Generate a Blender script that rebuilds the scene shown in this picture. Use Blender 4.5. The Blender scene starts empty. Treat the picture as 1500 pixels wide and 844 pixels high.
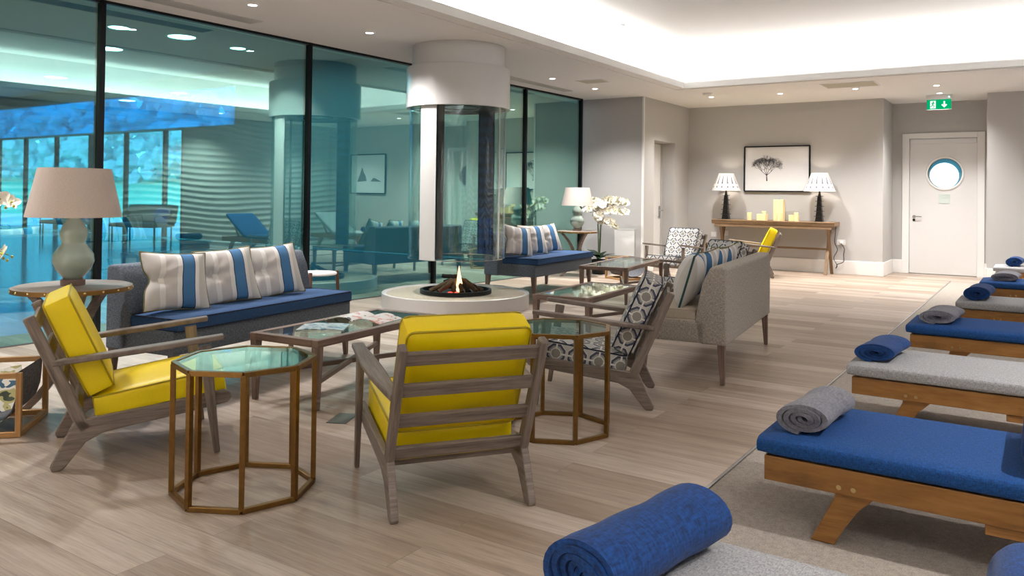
import bpy, bmesh, math, random
from mathutils import Vector, Matrix
random.seed(7)
R = math.radians
C = bpy.context.scene.collection
SC = bpy.context.scene

# ------------------------------------------------------------------ camera
H = 1.3
YAW, PIT, ROL, FPX, CYPX = -0.588294, 0.0119, 0.0124, 1170.2794, 271.0047
def cam_setup():
    f = Vector((math.sin(YAW), math.cos(YAW), 0)); r = Vector((math.cos(YAW), -math.sin(YAW), 0)); u = Vector((0, 0, 1))
    f2 = f*math.cos(PIT)+u*math.sin(PIT); u2 = u*math.cos(PIT)-f*math.sin(PIT)
    r3 = r*math.cos(ROL)+u2*math.sin(ROL); u3 = u2*math.cos(ROL)-r*math.sin(ROL)
    cd = bpy.data.cameras.new('camera'); co = bpy.data.objects.new('camera', cd); C.objects.link(co)
    co.matrix_world = Matrix(((r3.x, u3.x, -f2.x, 0), (r3.y, u3.y, -f2.y, 0), (r3.z, u3.z, -f2.z, H), (0, 0, 0, 1)))
    cd.sensor_width = 36; cd.lens = FPX/1500*36; cd.shift_y = -(422-CYPX)/1500; cd.clip_end = 200; cd.clip_start = .05
    SC.camera = co
cam_setup()

# ------------------------------------------------------------------ world, exposure, large lights
SC.view_settings.view_transform = 'Standard'; SC.view_settings.look = 'None'
SC.view_settings.gamma = 1; SC.view_settings.use_curve_mapping = False
SC.view_settings.exposure = 0.62
SC.cycles.use_denoising = True
SC.cycles.max_bounces = 9; SC.cycles.diffuse_bounces = 4; SC.cycles.glossy_bounces = 5
SC.cycles.transparent_max_bounces = 24; SC.cycles.transmission_bounces = 6
SC.cycles.sample_clamp_indirect = 6; SC.cycles.caustics_reflective = False; SC.cycles.caustics_refractive = False
w = bpy.data.worlds.new('sky'); SC.world = w; w.use_nodes = True
bg = w.node_tree.nodes['Background']; bg.inputs[0].default_value = (.40, .74, 1.0, 1); bg.inputs[1].default_value = 4.2
COVE_W, SPOT_W, LAMP_W, POOL_W = 5.0, 150.0, 3.0, 450.0
CX0, CX1, CY0, CY1 = -4.70, .45, -1.6, 11.85                       # the opening of the cove
def area(name, loc, rot, sx, sy, power, color=(1, 1, 1)):
    l = bpy.data.lights.new(name, 'AREA'); l.shape = 'RECTANGLE'; l.size = sx; l.size_y = sy; l.energy = power; l.color = color
    o = bpy.data.objects.new(name, l); C.objects.link(o); o.location = loc; o.rotation_euler = rot
    return o
CW = (1, .99, .98)
cl = CY1-CY0; cw = CX1-CX0
area('cove_light', (CX0-.17, (CY0+CY1)/2, 3.055), (R(180), R(-44), 0), .10, cl, COVE_W*cl, CW)
area('cove_light', (CX1+.17, (CY0+CY1)/2, 3.055), (R(180), R(44), 0), .10, cl, COVE_W*cl, CW)
area('cove_light', ((CX0+CX1)/2, CY1+.17, 3.055), (R(180+44), 0, 0), cw, .10, COVE_W*cw, CW)
area('cove_light', ((CX0+CX1)/2, CY0-.17, 3.055), (R(180-44), 0, 0), cw, .10, COVE_W*cw, CW)

# ------------------------------------------------------------------ node helpers
def srgb(h):
    if isinstance(h, str):
        h = h.lstrip('#'); v = [int(h[i:i+2], 16)/255 for i in (0, 2, 4)]
        return tuple(((c/12.92) if c <= .04045 else ((c+.055)/1.055)**2.4) for c in v)+(1,)
    return tuple(h)+(1,) if len(h) == 3 else h
class NT:
    def __init__(s, name):
        s.m = bpy.data.materials.new(name); s.m.use_nodes = True; s.t = s.m.node_tree; s.t.nodes.clear()
        s.out = s.n('ShaderNodeOutputMaterial')
    def n(s, kind, **kw):
        o = s.t.nodes.new(kind)
        for k, v in kw.items(): setattr(o, k, v)
        return o
    def put(s, sock, v):
        if hasattr(v, 'is_output'): s.t.links.new(v, sock)
        elif v is not None: sock.default_value = v
    def math(s, op, a, b=None, c=None):
        o = s.n('ShaderNodeMath', operation=op); s.put(o.inputs[0], a)
        if b is not None: s.put(o.inputs[1], b)
        if c is not None: s.put(o.inputs[2], c)
        return o.outputs[0]
    def mix(s, f, a, b, mode='MIX'):
        o = s.n('ShaderNodeMix', data_type='RGBA', blend_type=mode); s.put(o.inputs['Factor'], f)
        s.put(o.inputs['A'], a); s.put(o.inputs['B'], b)
        for i in o.inputs:
            pass
        return [x for x in o.outputs if x.type == 'RGBA'][0]
    def mixc(s, f, a, b, mode='MIX'):
        o = s.n('ShaderNodeMix', data_type='RGBA', blend_type=mode)
        ins = [i for i in o.inputs if i.type == 'RGBA']; s.put(o.inputs[0], f); s.put(ins[0], a); s.put(ins[1], b)
        return [x for x in o.outputs if x.type == 'RGBA'][0]
    def coord(s, which='UV', scale=(1, 1, 1), loc=(0, 0, 0), rot=(0, 0, 0)):
        c = s.n('ShaderNodeTexCoord'); mp = s.n('ShaderNodeMapping')
        mp.inputs['Scale'].default_value = scale; mp.inputs['Location'].default_value = loc; mp.inputs['Rotation'].default_value = rot
        s.t.links.new(c.outputs[which], mp.inputs[0]); return mp.outputs[0]
    def noise(s, vec, scale, detail=3, rough=.55):
        o = s.n('ShaderNodeTexNoise'); s.put(o.inputs['Vector'], vec); o.inputs['Scale'].default_value = scale
        o.inputs['Detail'].default_value = detail; o.inputs['Roughness'].default_value = rough
        return o.outputs['Fac']
    def ramp(s, f, stops, interp='LINEAR'):
        o = s.n('ShaderNodeValToRGB'); e = o.color_ramp; e.interpolation = interp
        while len(e.elements) < len(stops): e.elements.new(.5)
        for el, (p, c) in zip(e.elements, stops): el.position = p; el.color = srgb(c)
        s.put(o.inputs[0], f); return o.outputs[0]
    def bump(s, h, strength=.2, dist=.01):
        o = s.n('ShaderNodeBump'); o.inputs['Strength'].default_value = strength; o.inputs['Distance'].default_value = dist
        s.put(o.inputs['Height'], h); return o.outputs[0]
    def pbr(s, color, rough=.5, metal=0, normal=None, **kw):
        p = s.n('ShaderNodeBsdfPrincipled'); s.put(p.inputs['Base Color'], color); s.put(p.inputs['Roughness'], rough)
        s.put(p.inputs['Metallic'], metal)
        if normal is not None: s.put(p.inputs['Normal'], normal)
        for k, v in kw.items(): s.put(p.inputs[k.replace('_', ' ')], v)
        s.t.links.new(p.outputs[0], s.out.inputs[0]); return s.m
def plain(name, color, rough=.5, metal=0, bump=None, var=.06, **kw):
    t = NT(name); c = srgb(color); v = t.coord('Object'); nz = t.noise(v, 7 if bump is None else bump[0], 3)
    d = tuple(x*(1-var) for x in c[:3])+(1,); u = tuple(min(1, x*(1+var)) for x in c[:3])+(1,)
    col = t.mixc(nz, d, u)
    nrm = t.bump(nz, bump[1], bump[2]) if bump else None
    return t.pbr(col, rough, metal, nrm, **kw)
def woodmat(name, dark, mid, light, rough=.5, sx=3, sy=45):
    t = NT(name); v = t.coord('UV', (sx, sy, 1)); a = t.noise(v, 1, 4, .6); b = t.noise(t.coord('UV', (sx*4, sy*5, 1)), 1, 2)
    f = t.math('MULTIPLY_ADD', b, .35, t.math('MULTIPLY', a, .8))
    col = t.ramp(f, [(.32, dark), (.52, mid), (.78, light)])
    return t.pbr(col, rough, 0, t.bump(f, .25, .004))
def weave(name, c1, c2, scale=260, rough=.9, c3=None, sheen=.0, bump=.35):
    t = NT(name); v = t.coord('UV'); a = t.noise(t.coord('UV', (scale*.25, scale, 1)), 1, 2, .7); b = t.noise(t.coord('UV', (scale, scale*.25, 1)), 1, 2, .7)
    f = t.math('MULTIPLY', t.math('ADD', a, b), .5)
    col = t.ramp(f, [(.36, c1), (.64, c2)])
    if c3: col = t.mixc(t.math('MULTIPLY', t.noise(v, 5, 3), .5), col, srgb(c3))
    return t.pbr(col, rough, 0, t.bump(f, bump, .003), Sheen_Weight=sheen)

M = {}
M['wall'] = plain('wall_paint', '#bbb9b7', .85, bump=(60, .03, .002), var=.015)
M['white'] = plain('white_paint', '#ecebe9', .6, var=.01)
M['soffit'] = plain('ceiling_paint', '#eeedec', .85, var=.01)
M['gloss_white'] = plain('white_metal', '#cfcfce', .28, var=.01)
M['black_metal'] = plain('black_metal', '#14171b', .35, .6)
M['char'] = plain('charcoal_steel', '#1d1e20', .5, .4)
M['chrome'] = plain('chrome', '#c8c9ca', .2, 1)
M['brass'] = plain('aged_brass', '#86663a', .36, 1, bump=(35, .15, .003), var=.28)
M['stud'] = plain('brass_stud', '#d9bd86', .25, 1)
M['greywood'] = woodmat('weathered_oak', '#4d423b', '#75685f', '#968a80', .5)
M['tablewood'] = woodmat('brown_oak', '#4d3c33', '#705b50', '#8f7a6d', .5)
M['teak'] = woodmat('teak', '#5a3a17', '#8a5e2a', '#a8783f', .42, 2.2, 26)
M['oak'] = woodmat('pale_oak', '#8f6538', '#b1854f', '#c79d69', .5)
M['console'] = woodmat('console_oak', '#54412f', '#7b6249', '#967c60', .55)
M['dark_leg'] = woodmat('dark_walnut', '#38261e', '#553a2e', '#6d4c3c', .45)
M['yellow'] = plain('yellow_leather', '#f8dc00', .42, bump=(160, .12, .002), var=.05)
M['yellow_pipe'] = plain('yellow_piping', '#b29b00', .5)
M['tweed'] = weave('grey_tweed', '#3a424e', '#7d8793', 240)
M['navy'] = weave('navy_linen', '#15315a', '#2c5280', 200, c3='#325c8c')
M['navy_pipe'] = plain('navy_piping', '#0d1d38', .8)
M['beige_weave'] = weave('beige_weave', '#847b70', '#c9c3ba', 210, bump=.6)
M['beige'] = weave('beige_linen', '#b7aa98', '#d0c6b7', 300)
M['linen'] = weave('linen_shade', '#b9aaa0', '#d8ccc4', 330, bump=.15)
M['felt'] = weave('grey_felt', '#4a4b50', '#77777c', 90)
M['mat_blue'] = weave('blue_towelling', '#022a5a', '#0b5096', 260, bump=.9, sheen=0)
M['mat_grey'] = weave('grey_towelling', '#7b7b7e', '#b9b9bb', 260, bump=.9, sheen=0)
M['towel_blue'] = weave('blue_fleece', '#012350', '#04458a', 120, bump=.3, sheen=.05)
M['towel_grey'] = weave('grey_fleece', '#5d5d66', '#84848d', 120, bump=.3, sheen=.1)
M['celadon'] = plain('celadon_glaze', '#a3b3a8', .12, var=.03, Coat_Weight=.6)
M['pagoda'] = plain('black_lacquer', '#17110f', .3)
M['wax'] = plain('ivory_wax', '#ecd6a2', .5, Emission_Color=(1, .78, .42, 1), Emission_Strength=.05)
M['leaf'] = plain('orchid_leaf', '#12301a', .35, var=.3)
M['stem'] = plain('orchid_stem', '#3c5a2c', .5, var=.2)
M['bud'] = plain('orchid_bud', '#a8a64a', .5, var=.2)
M['petal'] = plain('orchid_petal', '#f4f0e2', .55, var=.05, Subsurface_Weight=.0)
M['pot'] = plain('dark_pot', '#1a1614', .3)
M['stonetop'] = None
M['bark'] = plain('log_bark', '#5b4632', .9, bump=(45, .8, .01), var=.5)
M['burnt'] = plain('burnt_log', '#16120f', .9, bump=(45, .8, .01), var=.5)
M['paper'] = plain('print_paper', '#e6e6e8', .6, var=.02)
M['ink'] = plain('print_ink', '#26242a', .7)
M['plastic'] = plain('white_plastic', '#dedede', .35, var=.01)
M['notice'] = plain('notice_paper', '#d3dfd8', .6, var=.03)
M['grille'] = plain('grille_metal', '#5d6062', .5, .3)
M['grille_white'] = plain('grille_frame', '#cfcdca', .5)
M['panel_beige'] = plain('panel_mesh', '#b9b6a4', .6)
M['doorpaint'] = plain('door_paint', '#e2e1e0', .45, var=.01)
M['flueblue'] = None
M['pool_wall'] = plain('pool_plaster', '#6f8a8c', .8, var=.03)
M['wicker'] = plain('pool_wicker', '#3e5a68', .8, bump=(90, .4, .004), var=.2)
M['pool_blue'] = plain('pool_towelling', '#1659a8', .9)
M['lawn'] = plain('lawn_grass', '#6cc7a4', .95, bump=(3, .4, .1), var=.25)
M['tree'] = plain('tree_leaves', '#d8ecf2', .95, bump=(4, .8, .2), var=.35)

def fm():
    t = NT('oak_floor'); v = t.coord('Object')
    b = t.n('ShaderNodeTexBrick'); t.t.links.new(v, b.inputs['Vector']); b.offset = .37; b.offset_frequency = 2
    for k, x in (('Scale', 1), ('Mortar Size', .0016), ('Mortar Smooth', .2), ('Bias', 0), ('Brick Width', 1.9), ('Row Height', .19)): b.inputs[k].default_value = x
    b.inputs['Color1'].default_value = (0, 0, 0, 1); b.inputs['Color2'].default_value = (1, 1, 1, 1); b.inputs['Mortar'].default_value = (.5, .5, .5, 1)
    per = b.outputs['Color']
    off = t.n('ShaderNodeVectorMath', operation='MULTIPLY_ADD'); t.t.links.new(per, off.inputs[0]); off.inputs[1].default_value = (9, 5, 0); t.t.links.new(v, off.inputs[2])
    mp = t.n('ShaderNodeMapping'); mp.inputs['Scale'].default_value = (1.1, 17, 1); t.t.links.new(off.outputs[0], mp.inputs[0])
    g1 = t.noise(mp.outputs[0], 1, 5, .62)
    mp2 = t.n('ShaderNodeMapping'); mp2.inputs['Scale'].default_value = (6, 120, 1); t.t.links.new(off.outputs[0], mp2.inputs[0])
    g2 = t.noise(mp2.outputs[0], 1, 2, .6)
    f = t.math('ADD', t.math('MULTIPLY', g1, .62), t.math('MULTIPLY', g2, .38))
    col = t.ramp(f, [(.30, '#94877d'), (.45, '#b0a398'), (.56, '#c0b5ab'), (.72, '#cec5bd')])
    tone = t.ramp(t.n('ShaderNodeSeparateColor').outputs[0] if False else per, [(0, '#cfc0b2'), (.5, '#e4dad0'), (1, '#fffaf4')])
    col = t.mixc(1.0, col, tone, 'MULTIPLY')
    kn = t.n('ShaderNodeTexVoronoi'); mp3 = t.n('ShaderNodeMapping'); mp3.inputs['Scale'].default_value = (1.3, 2.6, 1); t.t.links.new(off.outputs[0], mp3.inputs[0]); t.t.links.new(mp3.outputs[0], kn.inputs['Vector']); kn.inputs['Scale'].default_value = 1
    k = t.ramp(kn.outputs['Distance'], [(.02, '#ffffff'), (.075, '#000000')])
    col = t.mixc(t.math('MULTIPLY', k, .55), col, srgb('#4f4339'))
    col = t.mixc(t.math('MULTIPLY', b.outputs['Fac'], .45), col, srgb('#5a4c40'))
    hgt = t.math('SUBTRACT', t.math('MULTIPLY', f, .4), b.outputs['Fac'])
    return t.pbr(col, .42, 0, t.bump(hgt, .12, .004))
M['floor'] = fm()
def cm():
    t = NT('beige_carpet'); v = t.coord('Object'); a = t.noise(v, 210, 2, .7); b = t.noise(v, 38, 3)
    f = t.math('ADD', t.math('MULTIPLY', a, .7), t.math('MULTIPLY', b, .3))
    return t.pbr(t.ramp(f, [(.35, (.235, .198, .165)), (.62, (.468, .412, .355))]), .95, 0, t.bump(f, .8, .006), Sheen_Weight=.2)
M['carpet'] = cm()
def lat():
    t = NT('lattice_fabric'); s = t.n('ShaderNodeSeparateXYZ'); t.t.links.new(t.coord('UV', (1/.135, 1/.135, 1), (.5, .5, 0)), s.inputs[0])
    x = t.math('ABSOLUTE', t.math('SUBTRACT', t.math('FRACT', s.outputs[0]), .5)); y = t.math('ABSOLUTE', t.math('SUBTRACT', t.math('FRACT', s.outputs[1]), .5))
    d = t.math('MAXIMUM', t.math('MAXIMUM', x, y), t.math('MULTIPLY', t.math('ADD', x, y), .7071))
    col = t.ramp(d, [(0, '#8f8b80'), (.20, '#e6e4df'), (.25, '#a3a29e'), (.335, '#16244c'), (.435, '#e3e2de'), (.47, '#cbcac6')], 'CONSTANT')
    mn = t.math('MINIMUM', x, y); bar = t.math('MULTIPLY', t.math('LESS_THAN', mn, .042), t.math('GREATER_THAN', d, .25))
    col = t.mixc(bar, col, srgb('#eceae6'))
    nz = t.noise(t.coord('UV'), 500, 1); col = t.mixc(.12, col, t.ramp(nz, [(.3, '#777777'), (.7, '#ffffff')]))
    return t.pbr(col, .85, 0, t.bump(nz, .2, .002))
M['lattice'] = lat()
def stripe(name, stops):
    t = NT(name); s = t.n('ShaderNodeSeparateXYZ'); t.t.links.new(t.coord('UV'), s.inputs[0])
    col = t.ramp(s.outputs[0], stops, 'CONSTANT'); nz = t.noise(t.coord('UV'), 160, 1)
    col = t.mixc(.15, col, t.ramp(nz, [(.3, '#b0b0b0'), (.7, '#ffffff')]), 'MULTIPLY')
    return t.pbr(col, .85, 0, t.bump(nz, .2, .002))
M['stripe'] = stripe('blue_stripe', [(0, '#ddd9d6'), (.22, '#f6f4f2'), (.30, '#d9d4d2'), (.47, '#f7f5f4'), (.54, '#1c3a63'), (.555, '#4a80b2'), (.735, '#1c3a63'), (.75, '#f5f3f1'), (.82, '#dcd9d2')])
M['cushion_pipe'] = plain('olive_piping', '#77744a', .8)
M['green_pipe'] = plain('green_piping', '#2f5656', .8)
M['cushion_back'] = stripe('green_stripe', [(0, '#dedbd7'), (.30, '#4f86b8'), (.46, '#ebe9e6'), (.9, '#dad7d2')])
def stone():
    t = NT('mosaic_stone'); v = t.coord('Object'); a = t.n('ShaderNodeTexVoronoi'); t.t.links.new(t.coord('Object', (60, 60, 60)), a.inputs['Vector']); a.inputs['Scale'].default_value = 1
    nz = t.noise(v, 4, 4)
    col = t.mixc(t.math('MULTIPLY', nz, .6), t.ramp(a.outputs['Distance'], [(0, '#8f8069'), (.6, '#cdc1ae')]), srgb('#b5a690'))
    return t.pbr(col, .35, 0, t.bump(a.outputs['Distance'], .2, .003))
M['stonetop'] = stone()
def zig():
    t = NT('blue_water_reflection'); s = t.n('ShaderNodeSeparateXYZ'); t.t.links.new(t.coord('UV'), s.inputs[0])  # zigzag of blues paints a water reflection into the panel colour
    tri = t.math('PINGPONG', s.outputs[0], .035); f = t.math('FRACT', t.math('MULTIPLY', t.math('ADD', s.outputs[1], tri), 14))
    return t.pbr(t.ramp(f, [(0, '#0c1c38'), (.5, '#1c3f78'), (1, '#0a1730')]), .25)
M['flueblue'] = zig()
def shade_pat():
    t = NT('ikat_shade'); s = t.n('ShaderNodeSeparateXYZ'); t.t.links.new(t.coord('UV'), s.inputs[0])
    u = t.math('ABSOLUTE', t.math('SUBTRACT', t.math('FRACT', t.math('MULTIPLY', s.outputs[0], 14)), .5)); v = s.outputs[1]
    dart = t.math('MULTIPLY', t.math('LESS_THAN', u, t.math('MULTIPLY', t.math('SUBTRACT', 1.0, v), .0 if False else .28)), t.math('GREATER_THAN', v, .38))
    dot = t.math('MULTIPLY', t.math('LESS_THAN', u, .14), t.math('LESS_THAN', t.math('ABSOLUTE', t.math('SUBTRACT', v, .2)), .05))
    col = t.mixc(t.math('MAXIMUM', dart, dot), srgb('#d9d6d3'), srgb('#77747f'))
    p = t.n('ShaderNodeBsdfDiffuse'); t.put(p.inputs[0], col); tr = t.n('ShaderNodeBsdfTranslucent'); t.put(tr.inputs[0], col)
    mx = t.n('ShaderNodeMixShader'); mx.inputs[0].default_value = .08; t.t.links.new(p.outputs[0], mx.inputs[1]); t.t.links.new(tr.outputs[0], mx.inputs[2]); t.t.links.new(mx.outputs[0], t.out.inputs[0])
    return t.m
M['ikat'] = shade_pat()
def glass(name, tint, refl, k, base):
    t = NT(name); tr = t.n('ShaderNodeBsdfTransparent'); tr.inputs[0].default_value = srgb(tint)
    gl = t.n('ShaderNodeBsdfGlossy'); gl.inputs[0].default_value = srgb(refl); gl.inputs['Roughness'].default_value = 0
    fr = t.n('ShaderNodeFresnel'); fr.inputs[0].default_value = 1.5
    g = t.n('ShaderNodeNewGeometry')                                # the same reflectance on the inner face
    frm = t.math('MINIMUM', fr.outputs[0], .9)
    lw = t.n('ShaderNodeLayerWeight'); lw.inputs[0].default_value = .5
    f5 = t.math('POWER', lw.outputs['Facing'], 2)
    f = t.math('MINIMUM', t.math('MULTIPLY_ADD', f5, k, base), .95)
    mx = t.n('ShaderNodeMixShader'); t.put(mx.inputs[0], f); t.t.links.new(tr.outputs[0], mx.inputs[1]); t.t.links.new(gl.outputs[0], mx.inputs[2]); t.t.links.new(mx.outputs[0], t.out.inputs[0])
    return t.m
M['wallglass'] = glass('teal_glass', (.52, .84, .88), (.64, .92, .80), .55, .34)
M['tableglass'] = glass('table_glass', (.86, .95, .92), (.92, .98, .96), .45, .09)
M['flueglass'] = glass('flue_glass', (.90, .95, .95), (.95, 1, 1), .30, .04)
M['poolglass'] = glass('window_glass', (.82, .95, 1), (.8, .9, 1), .3, .05)
def emit(name, color, s):
    t = NT(name); e = t.n('ShaderNodeEmission'); e.inputs[0].default_value = srgb(color); e.inputs[1].default_value = s
    t.t.links.new(e.outputs[0], t.out.inputs[0]); return t.m
M['lens'] = emit('lamp_lens', (1, .95, .88), 14)
M['flame'] = emit('flame', (1, .55, .25), 2.2)
M['ember'] = emit('ember', (1, .09, .06), 1.6)
M['sign'] = emit('sign_green', (.0, .36, .13), .8)
M['sign_white'] = emit('sign_white', (.75, 1, .85), .9)
M['led'] = emit('sign_led', (.3, 1, .85), 4)
M['glow'] = emit('corridor_light', (.93, .97, 1), 2.2)
def poolfloor():
    t = NT('pool_tiles'); v = t.coord('Object'); nz = t.noise(v, 9, 3)
    return t.pbr(t.ramp(nz, [(.3, '#1d4a66'), (.7, '#3f7f9f')]), .12, 0, t.bump(nz, .05, .01))
M['pool_floor'] = poolfloor()
def water():
    t = NT('pool_water'); v = t.coord('Object', (1, 1, 1)); nz = t.noise(v, 2.5, 2)
    return t.pbr(srgb('#1c6f9c'), .03, 0, t.bump(nz, .06, .02), Specular_IOR_Level=1.0)
M['water'] = water()

# ------------------------------------------------------------------ mesh builder
class MB:
    def __init__(s):
        s.bm = bmesh.new(); s.uv = s.bm.loops.layers.uv.new('UVMap')
    def faceuv(s, f, uvs):
        for l, q in zip(f.loops, uvs): l[s.uv].uv = q
    def boxuv(s, faces):
        for f in faces:
            n = f.normal; a = max(range(3), key=lambda i: abs(n[i]))
            for l in f.loops:
                c = l.vert.co; l[s.uv].uv = ((c.y, c.z), (c.x, c.z), (c.x, c.y))[a]
    def poly(s, verts, faces, uv='box'):
        vs = [s.bm.verts.new(v) for v in verts]; fs = []
        for f in faces:
            try: fs.append(s.bm.faces.new([vs[i] for i in f]))
            except ValueError: pass
        for f in fs: f.normal_update()
        if uv == 'box': s.boxuv(fs)
        return vs, fs
    def box(s, x0, x1, y0, y1, z0, z1):
        v = [(x, y, z) for z in (z0, z1) for y in (y0, y1) for x in (x0, x1)]
        s.poly(v, [(0, 2, 3, 1), (4, 5, 7, 6), (0, 1, 5, 4), (2, 6, 7, 3), (0, 4, 6, 2), (1, 3, 7, 5)]); return s
    def beam(s, p0, p1, w, h, up=(0, 0, 1), w1=None, h1=None):
        p0, p1 = Vector(p0), Vector(p1); d = (p1-p0); L = d.length; d.normalize(); u = Vector(up)
        sx = d.cross(u)
        if sx.length < 1e-4: sx = d.cross(Vector((1, 0, 0)))
        sx.normalize(); uz = sx.cross(d).normalized(); w1 = w if w1 is None else w1; h1 = h if h1 is None else h1
        v = []
        for p, a, b in ((p0, w, h), (p1, w1, h1)):
            for q in ((-1, -1), (1, -1), (1, 1), (-1, 1)): v.append(p+sx*(q[0]*a/2)+uz*(q[1]*b/2))
        o = random.random()*9
        vs, fs = s.poly(v, [(3, 2, 1, 0), (4, 5, 6, 7), (0, 1, 5, 4), (1, 2, 6, 5), (2, 3, 7, 6), (3, 0, 4, 7)], None)
        for k, f in enumerate(fs):
            if k < 2: s.faceuv(f, [(o+.01*i, o) for i in range(4)])
            else: s.faceuv(f, [(o, o+k*.1), (o, o+k*.1+w), (o+L, o+k*.1+w), (o+L, o+k*.1)])
        return s
    def prism(s, pts, axis, a0, a1):
        """closed outline pts (2D) extruded along axis; axis 1: pts are (x,z)"""
        def mk(p, a):
            return {1: (p[0], a, p[1]), 0: (a, p[0], p[1]), 2: (p[0], p[1], a)}[axis]
        n = len(pts); v = [mk(p, a0) for p in pts]+[mk(p, a1) for p in pts]
        f = [tuple(range(n)), tuple(range(2*n-1, n-1, -1))]+[(i, i+n, (i+1) % n+n, (i+1) % n) for i in range(n)]
        vs, fs = s.poly(v, f); bmesh.ops.recalc_face_normals(s.bm, faces=fs); s.boxuv(fs); return s
    def lathe(s, prof, seg=40, c=(0, 0, 0), a0=0, a1=2*math.pi, cap=True):
        full = abs(a1-a0-2*math.pi) < 1e-6; n = seg if full else seg+1; rows = []
        for (r, z) in prof:
            rows.append([s.bm.verts.new((c[0]+r*math.cos(a0+(a1-a0)*i/seg), c[1]+r*math.sin(a0+(a1-a0)*i/seg), c[2]+z)) for i in range(n)])
        L = 0
        zs = [p[1] for p in prof]; z0, z1 = min(zs), max(zs)
        for j in range(len(rows)-1):
            for i in range(seg):
                k = (i+1) % n if full else i+1
                f = s.bm.faces.new((rows[j][i], rows[j][k], rows[j+1][k], rows[j+1][i]))
                va, vb = [(z-z0)/max(1e-6, z1-z0) for z in (prof[j][1], prof[j+1][1])]
                s.faceuv(f, [(i/seg, va), ((i+1)/seg, va), ((i+1)/seg, vb), (i/seg, vb)])
        if cap and full:
            for row, (r, z), rev in ((rows[0], prof[0], True), (rows[-1], prof[-1], False)):
                if r > 1e-5:
                    f = s.bm.faces.new(list(reversed(row)) if rev else row); f.normal_update(); s.boxuv([f])
        return s
    def tube(s, pts, rad, seg=8, cap=True, closed=False):
        pts = [Vector(p) for p in pts]; n = len(pts); rads = rad if isinstance(rad, (list, tuple)) else [rad]*n; rows = []; ref = None
        for i, p in enumerate(pts):
            if closed: d = pts[(i+1) % n]-pts[i-1]
            else: d = pts[min(i+1, n-1)]-pts[max(i-1, 0)]
            d.normalize()
            if ref is None: ref = d.orthogonal().normalized()
            x = (ref-d*ref.dot(d))
            if x.length < 1e-5: x = d.orthogonal()
            x.normalize(); ref = x; y = d.cross(x)
            rows.append([s.bm.verts.new(p+(x*math.cos(2*math.pi*k/seg)+y*math.sin(2*math.pi*k/seg))*rads[i]) for k in range(seg)])
        ln = 0
        for j in range(n if closed else n-1):
            j2 = (j+1) % n; l2 = ln+(pts[j2]-pts[j]).length
            for k in range(seg):
                f = s.bm.faces.new((rows[j][k], rows[j][(k+1) % seg], rows[j2][(k+1) % seg], rows[j2][k]))
                w_ = 6.28*rads[j]/seg; s.faceuv(f, [(ln, k*w_), (ln, (k+1)*w_), (l2, (k+1)*w_), (l2, k*w_)])
            ln = l2
        if cap and not closed:
            s.bm.faces.new(list(reversed(rows[0]))); s.bm.faces.new(rows[-1])
        return s
    def rcube(s, sx, sy, sz, r, n=10, puff=0, mat=None, crease=0):
        """rounded, slightly puffed cushion block centred on the origin; mat places it"""
        mat = mat or Matrix.Identity(4); half = Vector((sx/2, sy/2, sz/2)); grid = {}
        g = [-1+2*i/n for i in range(n+1)]
        def pos(i, j, k):
            p = Vector((g[i]*half.x, g[j]*half.y, g[k]*half.z)); inner = Vector([max(-h+r, min(h-r, c)) for c, h in zip(p, half)])
            d = p-inner; q = inner+(d.normalized()*r if d.length > 1e-9 else d)
            if d.length < r-1e-9 and max(abs(d.x), abs(d.y), abs(d.z)) < r-1e-6: q = p
            ux, uy = g[i], g[j]
            q.z += puff*(1-ux*ux)*(1-uy*uy)*(1 if g[k] > 0 else -1 if g[k] < 0 else 0)
            return q
        def vert(i, j, k):
            if (i, j, k) not in grid: grid[(i, j, k)] = (s.bm.verts.new(mat@pos(i, j, k)), pos(i, j, k))
            return grid[(i, j, k)]
        o = (random.random()*3, random.random()*3) if not crease else (0, 0)
        for ax in range(3):
            for side in (0, n):
                for a in range(n):
                    for b in range(n):
                        idx = []
                        for (da, db) in ((0, 0), (1, 0), (1, 1), (0, 1)):
                            t = [0, 0, 0]; t[ax] = side; t[(ax+1) % 3] = a+da; t[(ax+2) % 3] = b+db; idx.append(tuple(t))
                        if side == 0: idx.reverse()
                        vp = [vert(*t) for t in idx]
                        f = s.bm.faces.new([q[0] for q in vp])
                        for l, q in zip(f.loops, vp):
                            c = q[1]; l[s.uv].uv = ((c.y, c.z), (c.x, c.z), (c.x, c.y))[ax]
                            if not crease: l[s.uv].uv = (l[s.uv].uv[0]+o[0]*0, l[s.uv].uv[1])
        return s
    def disc(s, r, z, seg=32, c=(0, 0), flip=False):
        vs = [s.bm.verts.new((c[0]+r*math.cos(2*math.pi*i/seg), c[1]+r*math.sin(2*math.pi*i/seg), z)) for i in range(seg)]
        f = s.bm.faces.new(vs if not flip else vs[::-1]); f.normal_update(); s.boxuv([f]); return s
    def xform(s, m):
        bmesh.ops.transform(s.bm, matrix=m, verts=s.bm.verts); return s
    def build(s, name, mat, parent=None, smooth=None, bevel=0, seg=2, subsurf=0, recalc=True):
        if recalc: bmesh.ops.recalc_face_normals(s.bm, faces=s.bm.faces)
        me = bpy.data.meshes.new(name); s.bm.to_mesh(me); s.bm.free(); o = bpy.data.objects.new(name, me); C.objects.link(o)
        if mat: me.materials.append(mat)
        if parent is not None: o.parent = parent
        if smooth is not None:
            me.shade_smooth()
            if smooth < 180: me.set_sharp_from_angle(angle=R(smooth))
        if bevel:
            b = o.modifiers.new('bevel', 'BEVEL'); b.width = bevel; b.segments = seg; b.limit_method = 'ANGLE'; b.angle_limit = R(40)
        if subsurf:
            b = o.modifiers.new('sub', 'SUBSURF'); b.levels = b.render_levels = subsurf
        return o
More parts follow.
